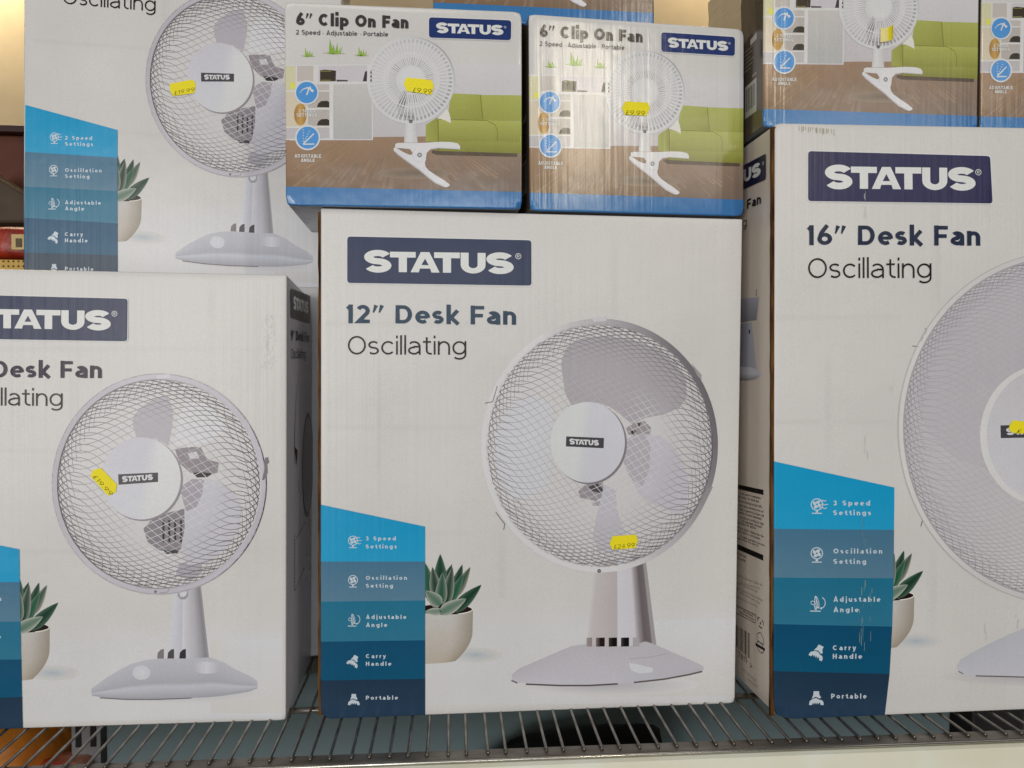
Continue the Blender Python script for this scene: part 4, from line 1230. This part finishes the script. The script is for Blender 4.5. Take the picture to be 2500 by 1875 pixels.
def room6(parent):
    A = art6()

    def wq(tl, tr, br, bl, cf, z, nt=1):
        """a quad in enlargement coordinates with extra columns where the box edge rounds away"""
        x0, x1 = tl[0], tr[0]
        xs = [x0 + (x1 - x0) * k / 4 for k in range(5)] + [x for x in (46, 50, 54, 58, 63, 70, 78, 90, 1786, 1794, 1801, 1807, 1812, 1817, 1821, 1825) if x0 < x < x1]
        ss = sorted(set((x - x0) / (x1 - x0) for x in xs))
        A.quad(Z(*tl), Z(*tr), Z(*br), Z(*bl), cf, z, ss, nt)
    cs = [0, .003, .007, .012, .02, .3, .6, .98, .988, .993, .997, 1]
    full = lambda y0l, y0r, y1l, y1r: (Z(45, y0l), Z(1832, y0r), Z(1832, y1r), Z(45, y1l))
    A.quad(*full(480, 480, 1035, 1020), lambda s, t: mix(C(190, 184, 180), C(180, 172, 168), t), 1, cs, 4)       # wall
    A.quad(*full(1040, 1015, 1425, 1455), lambda s, t: mix(mix(C(154, 126, 102), C(142, 121, 102), s), mix(C(124, 99, 72), C(116, 100, 88), s), t), 2, cs, 8)   # floor
    rs = random.Random(5)
    for k in range(90):     # floor boards
        x = -1500 + k * 54 + rs.uniform(-8, 8)
        wd_ = rs.uniform(20, 48)
        t0 = rs.uniform(0, .75); t1 = min(1, t0 + rs.uniform(.2, .6))
        f = lambda t, o: (900 + (x + o - 900) * (.40 + .60 * t), 1042 + 378 * t)
        q4 = [f(t0, 0), f(t0, wd_), f(t1, wd_), f(t1, 0)]
        if all(90 < a_ < 1785 for a_, b_ in q4):
            base = mix(C(148, 122, 100), C(124, 107, 92), t0) if x > 200 else mix(C(152, 125, 98), C(118, 95, 72), t0)
            tint = rs.uniform(.90, 1.02)
            A.quad(*[Z(*p_) for p_ in q4], tuple(v * tint for v in base), 3)
            A.ribbon([Z(*q4[0]), Z(*q4[3])], .6, tuple(v * .72 for v in base), 4)
    # cabinet
    wq((46, 490), (702, 485), (705, 1052), (46, 1050), C(196, 190, 182), 3)
    wq((46, 495), (128, 495), (128, 680), (46, 680), C(190, 182, 150), 4)
    A.poly(ZL([(90, 620), (122, 620), (122, 665), (90, 665)]), C(206, 200, 88), 5)
    A.poly(ZL([(140, 495), (262, 495), (262, 612), (140, 612)]), C(178, 168, 158), 4)
    A.poly(ZL([(300, 498), (665, 492), (665, 615), (300, 618)]), C(186, 177, 176), 4)
    A.poly(ZL([(312, 530), (345, 524), (432, 532), (430, 612), (312, 612)]), C(74, 66, 56), 5)
    A.ribbon(ZL([(316, 536), (395, 536)]), 1.4, C(150, 142, 80), 6); A.ribbon(ZL([(316, 604), (395, 604)]), 1.4, C(150, 142, 80), 6)
    A.poly(ZL([(436, 600), (520, 603), (520, 614), (436, 614)]), C(88, 80, 78), 5)
    A.poly(ZL([(632, 614), (650, 540), (665, 535), (665, 614)]), C(78, 70, 70), 5)
    wq((46, 690), (210, 690), (210, 950), (46, 950), C(192, 178, 156), 4)
    A.disc(Z(165, 860), 15.5, 27, lambda x, y: mix(C(182, 146, 86), C(150, 114, 66), min(1, abs(x))), 5, na=24, nr=4)
    A.poly(ZL([(285, 635), (382, 635), (382, 680), (285, 680)]), C(178, 168, 160), 4)
    for y0, y1 in ((690, 812), (825, 948)):
        A.poly(ZL([(220, y0), (382, y0), (382, y1), (220, y1)]), C(172, 162, 152), 4)
        A.poly(ZL([(288, y1 - 6), (300, y1 - 36), (322, y1 - 52), (365, y1 - 54), (382, y1 - 44), (382, y1 - 4)]), C(70, 64, 56), 5)
    wq((46, 962), (382, 958), (382, 1040), (46, 1042), C(176, 168, 164), 4)
    A.quad(*ZL([(412, 636), (700, 634), (700, 1046), (412, 1046)]), lambda s, t: mix(C(184, 176, 168), C(168, 164, 158), t), 4, 2, 4)
    for a, b in (((86, 684), (382, 686)), ((220, 816), (386, 818)), ((86, 955), (386, 952)), ((265, 626), (665, 620))):
        A.ribbon(ZL([a, b]), 2.6, C(208, 202, 194), 6)
    A.ribbon(ZL([(398, 626), (398, 1046)]), 7.5, C(206, 200, 194), 6)
    A.ribbon(ZL([(86, 1050), (706, 1050), (706, 640)]), 2.2, C(200, 193, 192), 7)
    # sofa
    g = lambda k: mix(C(162, 162, 92), C(126, 122, 58), k)
    A.poly(ZL([(1148, 1130), (1150, 1150), (1190, 1165), (1790, 1178), (1790, 1145), (1200, 1130)]), C(92, 78, 64), 4)
    wq((1140, 1060), (1828, 1062), (1828, 1152), (1192, 1134), lambda s, t: g(.55 + .4 * t), 5, 2)
    A.quad(*ZL([(1290, 702), (1512, 712), (1530, 905), (1270, 895)]), lambda s, t: g(.05 + .4 * t + .2 * s * s), 6, 4, 4)
    wq((1514, 714), (1828, 716), (1828, 910), (1534, 905), lambda s, t: g(.05 + .4 * t), 6, 4)
    A.quad(*ZL([(1195, 898), (1590, 902), (1642, 1062), (1198, 1058)]), lambda s, t: g(.0 + .7 * t), 7, 4, 5)
    wq((1565, 905), (1828, 912), (1828, 1066), (1642, 1062), lambda s, t: g(.05 + .7 * t), 8, 5)
    A.quad(*ZL([(1105, 938), (1195, 880), (1197, 1062), (1103, 1064)]), lambda s, t: g(.3 + .3 * s), 8, 3, 3)
    A.ribbon(ZL([(1514, 714), (1524, 820), (1534, 903)]), 1.6, C(112, 112, 50), 9)
    A.ribbon(ZL([(1200, 898), (1400, 902), (1565, 906), (1625, 940), (1641, 985), (1641, 1062)]), 1.4, C(116, 114, 52), 9)
    A.ribbon(ZL([(1197, 900), (1198, 1132)]), 1.4, C(92, 90, 44), 9)
    A.poly(ZL([(1195, 890), (1235, 850), (1262, 818), (1280, 850), (1290, 890), (1292, 926), (1250, 905)]), C(206, 199, 186), 10)
    return A.build('room_picture', parent, M_GLOSSY)


def clipfan(parent):
    A = art6()
    c = Z(994, 605); R = (330 * .3255, 327 * .3255)
    A.disc(c, R[0], R[1], lambda x, y: mix(C(192, 186, 181), C(178, 173, 172), max(0, y)), 12, na=60, nr=4)
    for pts in ([(915, 700), (945, 675), (960, 760), (940, 860), (905, 900), (890, 800)], [(940, 690), (962, 690), (965, 780), (940, 800)], [(935, 850), (990, 840), (1025, 855), (1020, 905), (950, 905)]):
        A.poly(ZL(pts), C(132, 126, 124), 13)
    A.poly(ZL([(935, 700), (955, 690), (960, 770), (940, 780)]), C(78, 74, 74), 14)
    for a, col in ((180, 3), (172, 3), (188, 3)):
        pass
    n = 60
    for k in range(n):
        a = 2 * math.pi * (k + .5) / n
        ca, sa = math.cos(a), math.sin(a)
        P = lambda r: (c[0] + R[0] * r * ca, c[1] + R[1] * r * sa)
        dk = mix(C(184, 178, 174), C(140, 136, 132), min(1, max(0, math.cos(a + .7)) * .35 + max(0, math.cos(a - 1.1)) * .75))
        A.ribbon([P(.86), P(.945)], 4.2, dk, 14)
        A.ribbon([P(.34), P(.52)], 1.3, mix(C(172, 166, 162), C(130, 124, 122), random.random() ** 3), 14)
        A.ribbon([P(.66), P(.82)], 3.2, mix(C(188, 182, 178), C(172, 166, 162), max(0, math.cos(a - 1.2))), 14)
    for k in range(3):
        A.poly(ZL([(690, 538 + k * 30), (700, 538 + k * 30), (699, 556 + k * 30), (690, 556 + k * 30)]), C(46, 42, 42), 16)
    for k in range(n):
        a = 2 * math.pi * k / n
        ca, sa = math.cos(a), math.sin(a)
        P = lambda r: (c[0] + R[0] * r * ca, c[1] + R[1] * r * sa)
        A.ribbon([P(.26), P(.6), P(.98)], lambda t: 2.1 + 1.1 * t, lambda t: mix(C(212, 207, 201), C(204, 199, 195), t), 15)
    A.disc(c, R[0] * .63, R[1] * .63, C(208, 203, 198), 16, r0=.955, na=60, nr=1)
    A.disc(c, R[0] * .955, R[1] * .955, C(206, 201, 196), 16, r0=.98, na=70, nr=1)
    A.disc(c, R[0], R[1], lambda x, y: mix(C(208, 204, 199), C(150, 146, 146), max(0, x * .75 - y * .66) ** 3 * .8), 17, r0=.962, na=90, nr=1)
    A.disc(Z(1000, 602), 94 * .3255, 92 * .3255, lambda x, y: mix(C(212, 208, 202), C(200, 195, 188), max(0, y + x * .4)), 18, na=40, nr=4)
    A.disc(Z(992, 914), 4.4, 4.4, lambda x, y: mix(C(140, 136, 134), C(62, 58, 56), math.hypot(x, y)), 18, na=14, nr=2)
    A.disc(Z(1020, 1300), 90, 14, lambda x, y: mix(C(112, 98, 82), C(138, 120, 102), min(1, math.hypot(x, y))), 4, na=30, nr=4)
    A.quad(*ZL([(952, 930), (1032, 930), (1044, 1072), (942, 1072)]), lambda s, t: mix(C(208, 203, 197), C(178, 172, 168), abs(s - .42) ** 1.3 * 1.9), 13, 8, 4)
    up = [(876, 1082), (900, 1074), (1080, 1074), (1220, 1066), (1300, 1068), (1345, 1078), (1362, 1098), (1360, 1124), (1260, 1116), (1180, 1114), (1140, 1122), (1112, 1148), (1106, 1190), (1098, 1215), (1050, 1215), (1000, 1180), (1004, 1145), (985, 1120), (890, 1112), (876, 1108)]
    A.poly(ZL(up), C(204, 198, 193), 14)
    A.poly(ZL([(862, 1118), (875, 1105), (892, 1116), (940, 1145), (985, 1164), (1010, 1160), (1060, 1140), (1110, 1160), (1106, 1195), (1098, 1225), (1104, 1252), (1122, 1276), (1180, 1316), (1240, 1352), (1284, 1384), (1282, 1396), (1262, 1406), (1235, 1402), (1170, 1372), (1110, 1325), (1050, 1275), (960, 1212), (890, 1160), (866, 1136)]), C(200, 194, 191), 15)
    A.ribbon(ZL([(866, 1134), (960, 1206), (1050, 1268), (1110, 1318), (1172, 1366), (1240, 1398)]), 2.4, C(176, 168, 166), 16)
    A.ribbon(ZL([(1140, 1120), (1200, 1111), (1358, 1120)]), 2.4, C(178, 171, 168), 15)
    A.disc(Z(1056, 1165), 17.5, 17.5, C(182, 176, 174), 16, r0=.95, na=30, nr=1, a0=60, a1=240)
    A.disc(Z(1058, 1165), 5.6, 5.6, lambda x, y: mix(C(190, 186, 184), C(84, 80, 80), math.hypot(x, y)), 17, na=18, nr=3)
    return A.build('fan_picture', parent, M_GLOSSY)


room6(b6)
A = art6()
for (x, y, s) in ((220, 428, 1.0), (415, 408, 1.6), (622, 424, 1.05)):
    for dx, dy, w in ((-18, -70, 18), (-2, -46, 14), (16, -52, 13), (30, -34, 8), (40, -40, 5), (-30, -16, 6)):
        A.poly(ZL([(x + dx * .7 * s - w * s * .6, y), (x + dx * s * 1.05, y + dy * s), (x + dx * .7 * s + w * s * .8, y)]), mix(C(120, 148, 62), C(150, 168, 92), random.random()), 6 + int(abs(dx)) % 4)
    A.ribbon(ZL([(x - 50 * s, y - 10), (x, y), (x + 52 * s, y - 4)]), 1.2, C(140, 152, 96), 5)
A.build('grass_picture', b6, M_GLOSSY)
clipfan(b6)
A = art6(); text(A, '6\u201d Clip On Fan', Z(132, 191), Z(975, 217), 30.5, .285, C(70, 66, 64), 26, track=.11); A.build('product_title', b6, M_GLOSSY)
A = art6(); text(A, '2 Speed \u2022 Adjustable \u2022 Portable', Z(132, 260), Z(822, 278), 11.2, .15, C(80, 76, 74), 26, track=.16); A.build('product_subtitle', b6, M_GLOSSY)
logo(b6, art6, ZL([(1128, 133), (1745, 155), (1743, 305), (1128, 287)]), Z(1182, 249), Z(1684, 266), 23.5, Z(1698, 207), 3, panel=C(50, 62, 102), mat=M_GLOSSY)
A = art6()
A.quad(*ZL([(45, 1400), (1832, 1441), (1832, 1625), (45, 1560)]), lambda s, t: mix(C(68, 114, 152), C(60, 106, 146), s), 20, [0, .003, .007, .012, .02, .5, .98, .988, .993, .997, 1], [0, .4, .6, .7, .75, .8, .85, .9, .95, 1])
A.build('blue_band', b6, M_GLOSSY)
for ic, (x, y, r) in enumerate(((213, 697, 92), (220, 1035, 95))):
    A = art6()
    A.disc(Z(x, y), r * .3255, r * .3255, C(214, 211, 206), 24, na=44, nr=1)
    A.disc(Z(x, y), r * .87 * .3255, r * .87 * .3255, C(88, 138, 182), 25, na=44, nr=1)
    o = lambda pts: [Z(x + (a - 213) * r / 92, y + (b - 697) * r / 92) for a, b in pts]
    if ic == 0:
        A.ribbon(o([(160, 700), (185, 672), (215, 662), (240, 664)]), lambda t: 1.0 + 3.4 * t, C(214, 212, 208), 26)
        A.ribbon(o([(230, 660), (222, 690), (212, 716)]), 3.4, C(214, 212, 208), 27)
        A.ribbon(o([(238, 650), (240, 672), (262, 690)]), lambda t: 2.0 + 5.0 * t, C(214, 212, 208), 28)
    else:
        A.ribbon(o([(180, 744), (262, 744)]), 3.2, C(214, 212, 208), 26)
        A.ribbon(o([(180, 744), (258, 668)]), 3.2, C(214, 212, 208), 27)
        for (ex, ey) in ((180, 632), (228, 645)):
            for t in range(5):
                a0, a1 = .12 + t * .19, .21 + t * .19
                A.ribbon(o([(182 + (ex - 182) * a0, 740 + (ey - 740) * a0), (182 + (ex - 182) * a1, 740 + (ey - 740) * a1)]), 1.7, C(214, 212, 208), 26)
    i6 = A.build('feature_icon', b6, M_GLOSSY)
    A = art6()
    rows = ((('2 SPEED', 152, 276, 847), ('SETTINGS', 137, 291, 879)), (('ADJUSTABLE', 122, 322, 1184), ('ANGLE', 170, 273, 1217)))[ic]
    for s, x0, x1, yb in rows:
        text(A, s, Z(x0, yb), Z(x1, yb + (x1 - x0) * .012), 8.6, .24, C(216, 212, 204), 26, track=.16)
    A.build('feature_text', b6, M_GLOSSY)
# left side: care text and bar code
artl6 = lambda: Art(IDENT, side_place(W6, D6, 'l'), 1)
A = artl6()
for k in range(6):
    A.ribbon([(.046, .079 - k * .0035), (.020 + (k % 3) * .004, .078 - k * .0035)], .0009, C(140, 130, 116), 4)
A.poly([(.0146, .0865), (.028, .0852), (.028, .0800), (.0146, .0807)], C(176, 168, 152), 4)
A.poly([(.0142, .0525), (.024, .0522), (.024, .0505), (.0142, .0507)], C(150, 140, 126), 4)
A.poly([(.0140, .0473), (.0398, .0470), (.0396, .0185), (.0137, .0180)], C(170, 164, 148), 4)
for k in range(11):
    A.ribbon([(.0365 - k * .0019, .0440), (.0365 - k * .0019, .0240)], .0006 + .0007 * (k % 3 == 0), C(70, 64, 56), 5)
A.build('side_print', b6, M_GLOSSY)
six = {'a': b6}
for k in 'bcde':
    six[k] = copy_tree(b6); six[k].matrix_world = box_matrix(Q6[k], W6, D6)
g6 = 'small clip-on fan boxes'
tag(b6, 'small clip-on fan box left of the pair standing on the 12 inch box', 'fan box', g6)
tag(six['b'], 'small clip-on fan box at the right end of the 12 inch box, turned slightly', 'fan box', g6)
tag(six['c'], 'small clip-on fan box on the 16 inch box with a curling yellow sticker', 'fan box', g6)
tag(six['d'], 'small clip-on fan box at the top right corner cut off by the photo edge', 'fan box', g6)
tag(six['e'], 'small clip-on fan box topmost and set back, only its blue bottom band showing', 'fan box', g6)
mb = panel_map(Q6['b']); mc = panel_map(Q6['c'])
art6b = lambda: Art(mb, P6, -1)
art6c = lambda: Art(mc, P6, -1)
sticker(b6, art6, ZL([(960, 588), (1142, 605), (1166, 645), (1148, 716), (965, 690), (940, 636)]), '\u00a39.99', Z(1004, 698), Z(1146, 712), 12)
zb = lambda pts: [(1260 + x * .3256, y * .3256) for x, y in pts]
sticker(six['b'], art6b, zb([(815, 764), (982, 775), (999, 816), (970, 873), (810, 866), (789, 812)]), '\u00a39.99', *zb([(814, 866), (958, 872)]), 11.5)

# curled sticker on the box at the right: one half lifts off the card
def curl_sticker(parent):
    px = lambda x, y: mc(1700 + x * .4219, y * .4219)
    u0, v0 = px(1048, 250); u1, v1 = px(1112, 172)
    nu, nv = 10, 4
    V, Fc, K = [], [], []
    for i in range(nu + 1):
        for j in range(nv + 1):
            s, t = i / nu, j / nv
            a = s * 1.9
            uu = u0 + (u1 - u0) * (.15 + .85 * math.sin(a) / 1.0) * (.9)
            off = .0022 + (1 - math.cos(a)) * .0055
            V.append((uu - W6 / 2, -D6 / 2 - off, v0 + (v1 - v0) * t + .0010 * s)); K.append((*((.98, .86, .02) if s > .42 else C(206, 190, 130)), 1))
    for i in range(nu):
        for j in range(nv):
            a = i * (nv + 1) + j
            Fc.append((a, a + nv + 1, a + nv + 2, a + 1))
    me = bpy.data.meshes.new('price_sticker'); me.from_pydata(V, [], Fc)
    at = me.color_attributes.new('Col', 'FLOAT_COLOR', 'POINT')
    at.data.foreach_set('color', np.array(K, dtype=np.float32).ravel())
    for p in me.polygons: p.use_smooth = True
    return link_mesh('price_sticker', me, M_STICKER, parent)


curl_sticker(six['c'])

# clear film still wrapped round the side of that box
mf, N, L, Pn = new_mat('clear_film')
Pn.inputs['Base Color'].default_value = (.9, .88, .82, 1); Pn.inputs['Roughness'].default_value = .08
tr = N.new('ShaderNodeBsdfTransparent'); ms = N.new('ShaderNodeMixShader')
gl = N.new('ShaderNodeBsdfGlossy'); gl.inputs['Roughness'].default_value = .12
fr = N.new('ShaderNodeFresnel'); fr.inputs['IOR'].default_value = 1.5
tc = N.new('ShaderNodeTexCoord'); mp = N.new('ShaderNodeMapping'); mp.inputs['Rotation'].default_value = (.75, 0, 0); mp.inputs['Scale'].default_value = (30, 20, 140)
nz = N.new('ShaderNodeTexNoise'); nz.inputs['Scale'].default_value = 1.0; nz.inputs['Detail'].default_value = 2
bp = N.new('ShaderNodeBump'); bp.inputs['Strength'].default_value = .7; bp.inputs['Distance'].default_value = .002
L.new(tc.outputs['Object'], mp.inputs[0]); L.new(mp.outputs[0], nz.inputs['Vector']); L.new(nz.outputs[0], bp.inputs['Height'])
L.new(bp.outputs[0], gl.inputs['Normal']); L.new(bp.outputs[0], fr.inputs['Normal'])
L.new(fr.outputs[0], ms.inputs[0]); L.new(tr.outputs[0], ms.inputs[1]); L.new(gl.outputs[0], ms.inputs[2])
L.new(ms.outputs[0], N['Material Output'].inputs['Surface'])
bm = bmesh.new()
gv = [[bm.verts.new((-W6 / 2 - .0015 - .0012 * random.random(), -D6 / 2 + .045 + .088 * i / 12, .060 + .104 * j / 12)) for j in range(13)] for i in range(13)]
for i in range(12):
    for j in range(12): bm.faces.new((gv[i][j], gv[i + 1][j], gv[i + 1][j + 1], gv[i][j + 1]))
link_mesh('shrink_film', mesh_of(bm, 'shrink_film', True), mf, six['c'])

# ================================================================== THINGS BEHIND AND BELOW
def simple_thing(name, bm, mat, label, cat, group=None, smooth=False):
    return tag(link_mesh(name, mesh_of(bm, name, smooth), mat), label, cat, group)


def at(px, py, y):
    d = CAM_R @ np.array([(px - CX) / F, 1.0, -(py - CY) / F])
    return Vector((d[0] * y / d[1], y, EYE + d[2] * y / d[1]))


def bev_box(x0, x1, y0, y1, z0, z1, r):
    bm = bmesh.new(); bm_box(bm, x0, x1, y0, y1, z0, z1)
    bmesh.ops.bevel(bm, geom=bm.edges[:], offset=r, segments=3, profile=.5, affect='EDGES')
    return bm


# large grey carton standing on the shelf below
p0, p1 = at(258, 1800, .88), at(2322, 1760, .88)
simple_thing('storage_carton', bev_box(p0.x, p1.x, .88, 1.16, -.55, -.035, .004), plain_material('grey_board', C(112, 123, 121), .6, nscale=5, noise=.05), 'large plain grey carton on the shelf underneath, seen through the wires', 'carton')
# lower shelf under it
bm = bmesh.new(); bm_box(bm, -.9, 1.0, .62, 1.2, -.58, -.552)
simple_thing('lower_shelf', bm, plain_material('dark_shelf_board', (.1, .09, .08), .7), 'dark shelf board far below the wire shelf', 'shelf')
# slotted upright
post = empty('slotted_upright', Matrix.Translation((at(224, 1800, .95).x, .95, -1.2)))
tag(post, 'dark grey slotted steel upright below the wire shelf at lower left', 'upright')
bm = bmesh.new(); bm_box(bm, -.0155, .0155, -.015, .03, 0, 1.188)
M_POST = plain_material('grey_powder_coat', (.26, .265, .28), .5, noise=.1)
link_mesh('post', mesh_of(bm, 'post'), M_POST, post)
M_SLOT = plain_material('slot_dark', (.012, .012, .012), .8)
bm = bmesh.new()
for k in range(23):
    for sx in (-.008, .008): bm_box(bm, sx - .003, sx + .003, -.0162, -.0151, .02 + k * .05, .05 + k * .05)
link_mesh('slots', mesh_of(bm, 'slots'), M_SLOT, post)
# orange pack at lower left
def pillow(cx, cy, cz, sx, sy, sz, seed, amp=.10, n=24):
    bm = bmesh.new()
    bmesh.ops.create_uvsphere(bm, u_segments=n, v_segments=n // 2, radius=1)
    r = random.Random(seed); ph = [r.uniform(0, 6) for _ in range(6)]
    for v in bm.verts:
        x, y, z = v.co
        f = lambda c: math.copysign(abs(c) ** .45, c)
        k = 1 + amp * (math.sin(5 * x + ph[0]) * math.sin(4 * z + ph[1]) + .6 * math.sin(9 * y + ph[2] + 5 * x) * math.sin(8 * z + ph[3]))
        v.co = Vector((cx + f(x) * sx * k, cy + f(y) * sy * k, cz + f(z) * sz * k))
    return bm


pk = at(95, 1830, .98)
simple_thing('orange_pack', pillow(pk.x - .085, .99, pk.z - .06, .125, .09, .11, 4, .05), plain_material('orange_plastic', C(196, 130, 52), .28, nscale=14, color2=C(150, 84, 44), bump=.004), 'shiny orange plastic pack below the shelf in the lower left corner', 'pack', smooth=True)
rp = at(165, 1860, .93)
simple_thing('red_pack', pillow(rp.x, .93, rp.z - .05, .03, .03, .055, 9, .08), plain_material('red_plastic', C(150, 52, 40), .25, nscale=22, color2=C(200, 150, 120), bump=.004), 'small red and white pack beside the orange pack under the shelf', 'pack', smooth=True)
# black bag under the shelf
bl = at(1400, 1835, .80)
bm = pillow(bl.x, .80, bl.z - .06, .105, .05, .062, 12, .06)
for v in bm.verts:
    if v.co.z > bl.z - .06: v.co.z += (v.co.x - bl.x) * .16 + .006
simple_thing('black_bag', bm, plain_material('black_plastic', (.006, .006, .006), .5, spec=.2), 'black lumpy bag below the middle of the wire shelf', 'bag', smooth=True)
# dark goods at lower right
r0 = at(2326, 1760, .96)
simple_thing('dark_carton', bev_box(r0.x + .006, r0.x + .07, .93, 1.1, -.55, -.05, .003), plain_material('charcoal_card', (.025, .024, .026), .6), 'dark charcoal carton below the shelf at the lower right', 'carton')
simple_thing('clear_tub', bev_box(r0.x + .076, r0.x + .12, .93, 1.1, -.55, -.06, .003), plain_material('grey_tub', (.2, .2, .19), .3, nscale=30, color2=(.06, .06, .065)), 'grey tub beside the charcoal carton at the lower right', 'tub')
simple_thing('brown_carton', bev_box(r0.x + .126, r0.x + .25, .93, 1.1, -.55, -.055, .003), plain_material('brown_card', (.05, .035, .03), .6), 'brown carton at the far lower right under the shelf', 'carton')
# goods hanging and lying behind the left boxes
a0 = at(0, 312, 1.12); a1 = at(0, 520, 1.12)
bm = bev_box(a0.x - .25, a0.x + .10, 1.12, 1.18, .45, a0.z - .009, .003)
simple_thing('brown_pack', bm, plain_material('brown_orange_card', C(92, 50, 20), .6, nscale=12, color2=C(60, 32, 16)), 'brown orange pack against the wall behind the upper left box', 'pack')
bm = bev_box(a0.x - .25, a0.x + .10, 1.105, 1.18, a0.z - .0088, a0.z, .001)
simple_thing('dark_rail', bm, plain_material('dark_brown_rail', C(58, 30, 24), .5), 'dark brown rail across the top of the brown pack', 'rail')
g0, g1, g2, g3 = at(-60, 400, 1.05), at(75, 480, 1.05), at(75, 545, 1.05), at(-60, 545, 1.05)
bm = bmesh.new()
fr_ = [bm.verts.new(p) for p in (g0, g1, g2, g3)]; bk_ = [bm.verts.new(p + Vector((0, .05, 0))) for p in (g0, g1, g2, g3)]
bm.faces.new(fr_); bm.faces.new(bk_[::-1])
for k in range(4): bm.faces.new((fr_[k], bk_[k], bk_[(k + 1) % 4], fr_[(k + 1) % 4]))
bmesh.ops.recalc_face_normals(bm, faces=bm.faces[:])
bmesh.ops.bevel(bm, geom=bm.edges[:], offset=.004, segments=2, profile=.5, affect='EDGES')
simple_thing('grey_bag', bm, plain_material('grey_brown_bag', C(86, 70, 52), .55, nscale=9, color2=C(48, 38, 26)), 'grey brown sloping bag below the brown pack at the left edge', 'bag')
r0_, r1_ = at(-60, 548, 1.0), at(90, 632, 1.0)
rb = empty('red_packet', Matrix.Translation((0, 1.0, r1_.z)))
tag(rb, 'glossy red plastic packet with a pale label lying behind the left boxes', 'packet')
bm = pillow((r0_.x + r1_.x) / 2, .03, (r0_.z - r1_.z) / 2, (r1_.x - r0_.x) / 2 * 1.05, .03, (r0_.z - r1_.z) / 2 * .98, 21, .04)
link_mesh('wrapper', mesh_of(bm, 'wrapper', True), plain_material('red_wrapper', C(150, 58, 38), .35, nscale=40, color2=C(112, 40, 26), bump=.004), rb)
l0, l1 = at(28, 572, .985), at(66, 610, .985)
bm = bev_box(l0.x, l1.x, -.016, -.010, l1.z - r1_.z, l0.z - r1_.z, .0006)
lab = link_mesh('paper_label', mesh_of(bm, 'paper_label'), plain_material('pale_label', C(182, 158, 112), .6), rb)
bm = bmesh.new(); cxl = (l0.x + l1.x) / 2; czl = (l0.z + l1.z) / 2 - r1_.z
bm_box(bm, cxl - .003, cxl + .0035, -.0172, -.0162, czl - .006, czl + .004)
link_mesh('dark_mark', mesh_of(bm, 'dark_mark'), plain_material('label_ink', C(90, 76, 56), .6), lab)
q0, q1 = at(-60, 633, .985), at(75, 690, .985)
pb = empty('perforated_board', Matrix.Translation((0, .985, q1.z)))
tag(pb, 'tan perforated strip with two rows of holes under the red packet', 'board')
bm = bev_box(q0.x, q1.x, 0, .06, -.02, q0.z - q1.z, .001)
link_mesh('board_panel', mesh_of(bm, 'board_panel'), plain_material('tan_board', C(186, 152, 84), .6), pb)
bm = bmesh.new()
for row in (638, 650):
    for k in range(12):
        h = at(-40 + k * 12.2, row, .985)
        bmesh.ops.create_circle(bm, cap_ends=True, segments=10, radius=.0011, matrix=Matrix.Translation((h.x, -.0006, h.z - q1.z)) @ Matrix.Rotation(math.pi / 2, 4, 'X'))
link_mesh('hole_rows', mesh_of(bm, 'hole_rows'), plain_material('hole_dark', (.06, .04, .02), .9), pb)
# what carries the upper left boxes at the back is the hidden box behind; the pack and bag stand on a ledge
bm = bmesh.new(); bm_box(bm, -1.1, -.46, .99, 1.235, .30, .36)
simple_thing('back_ledge', bm, M_RAIL, 'metal ledge at the wall holding the packs behind the left boxes', 'ledge')
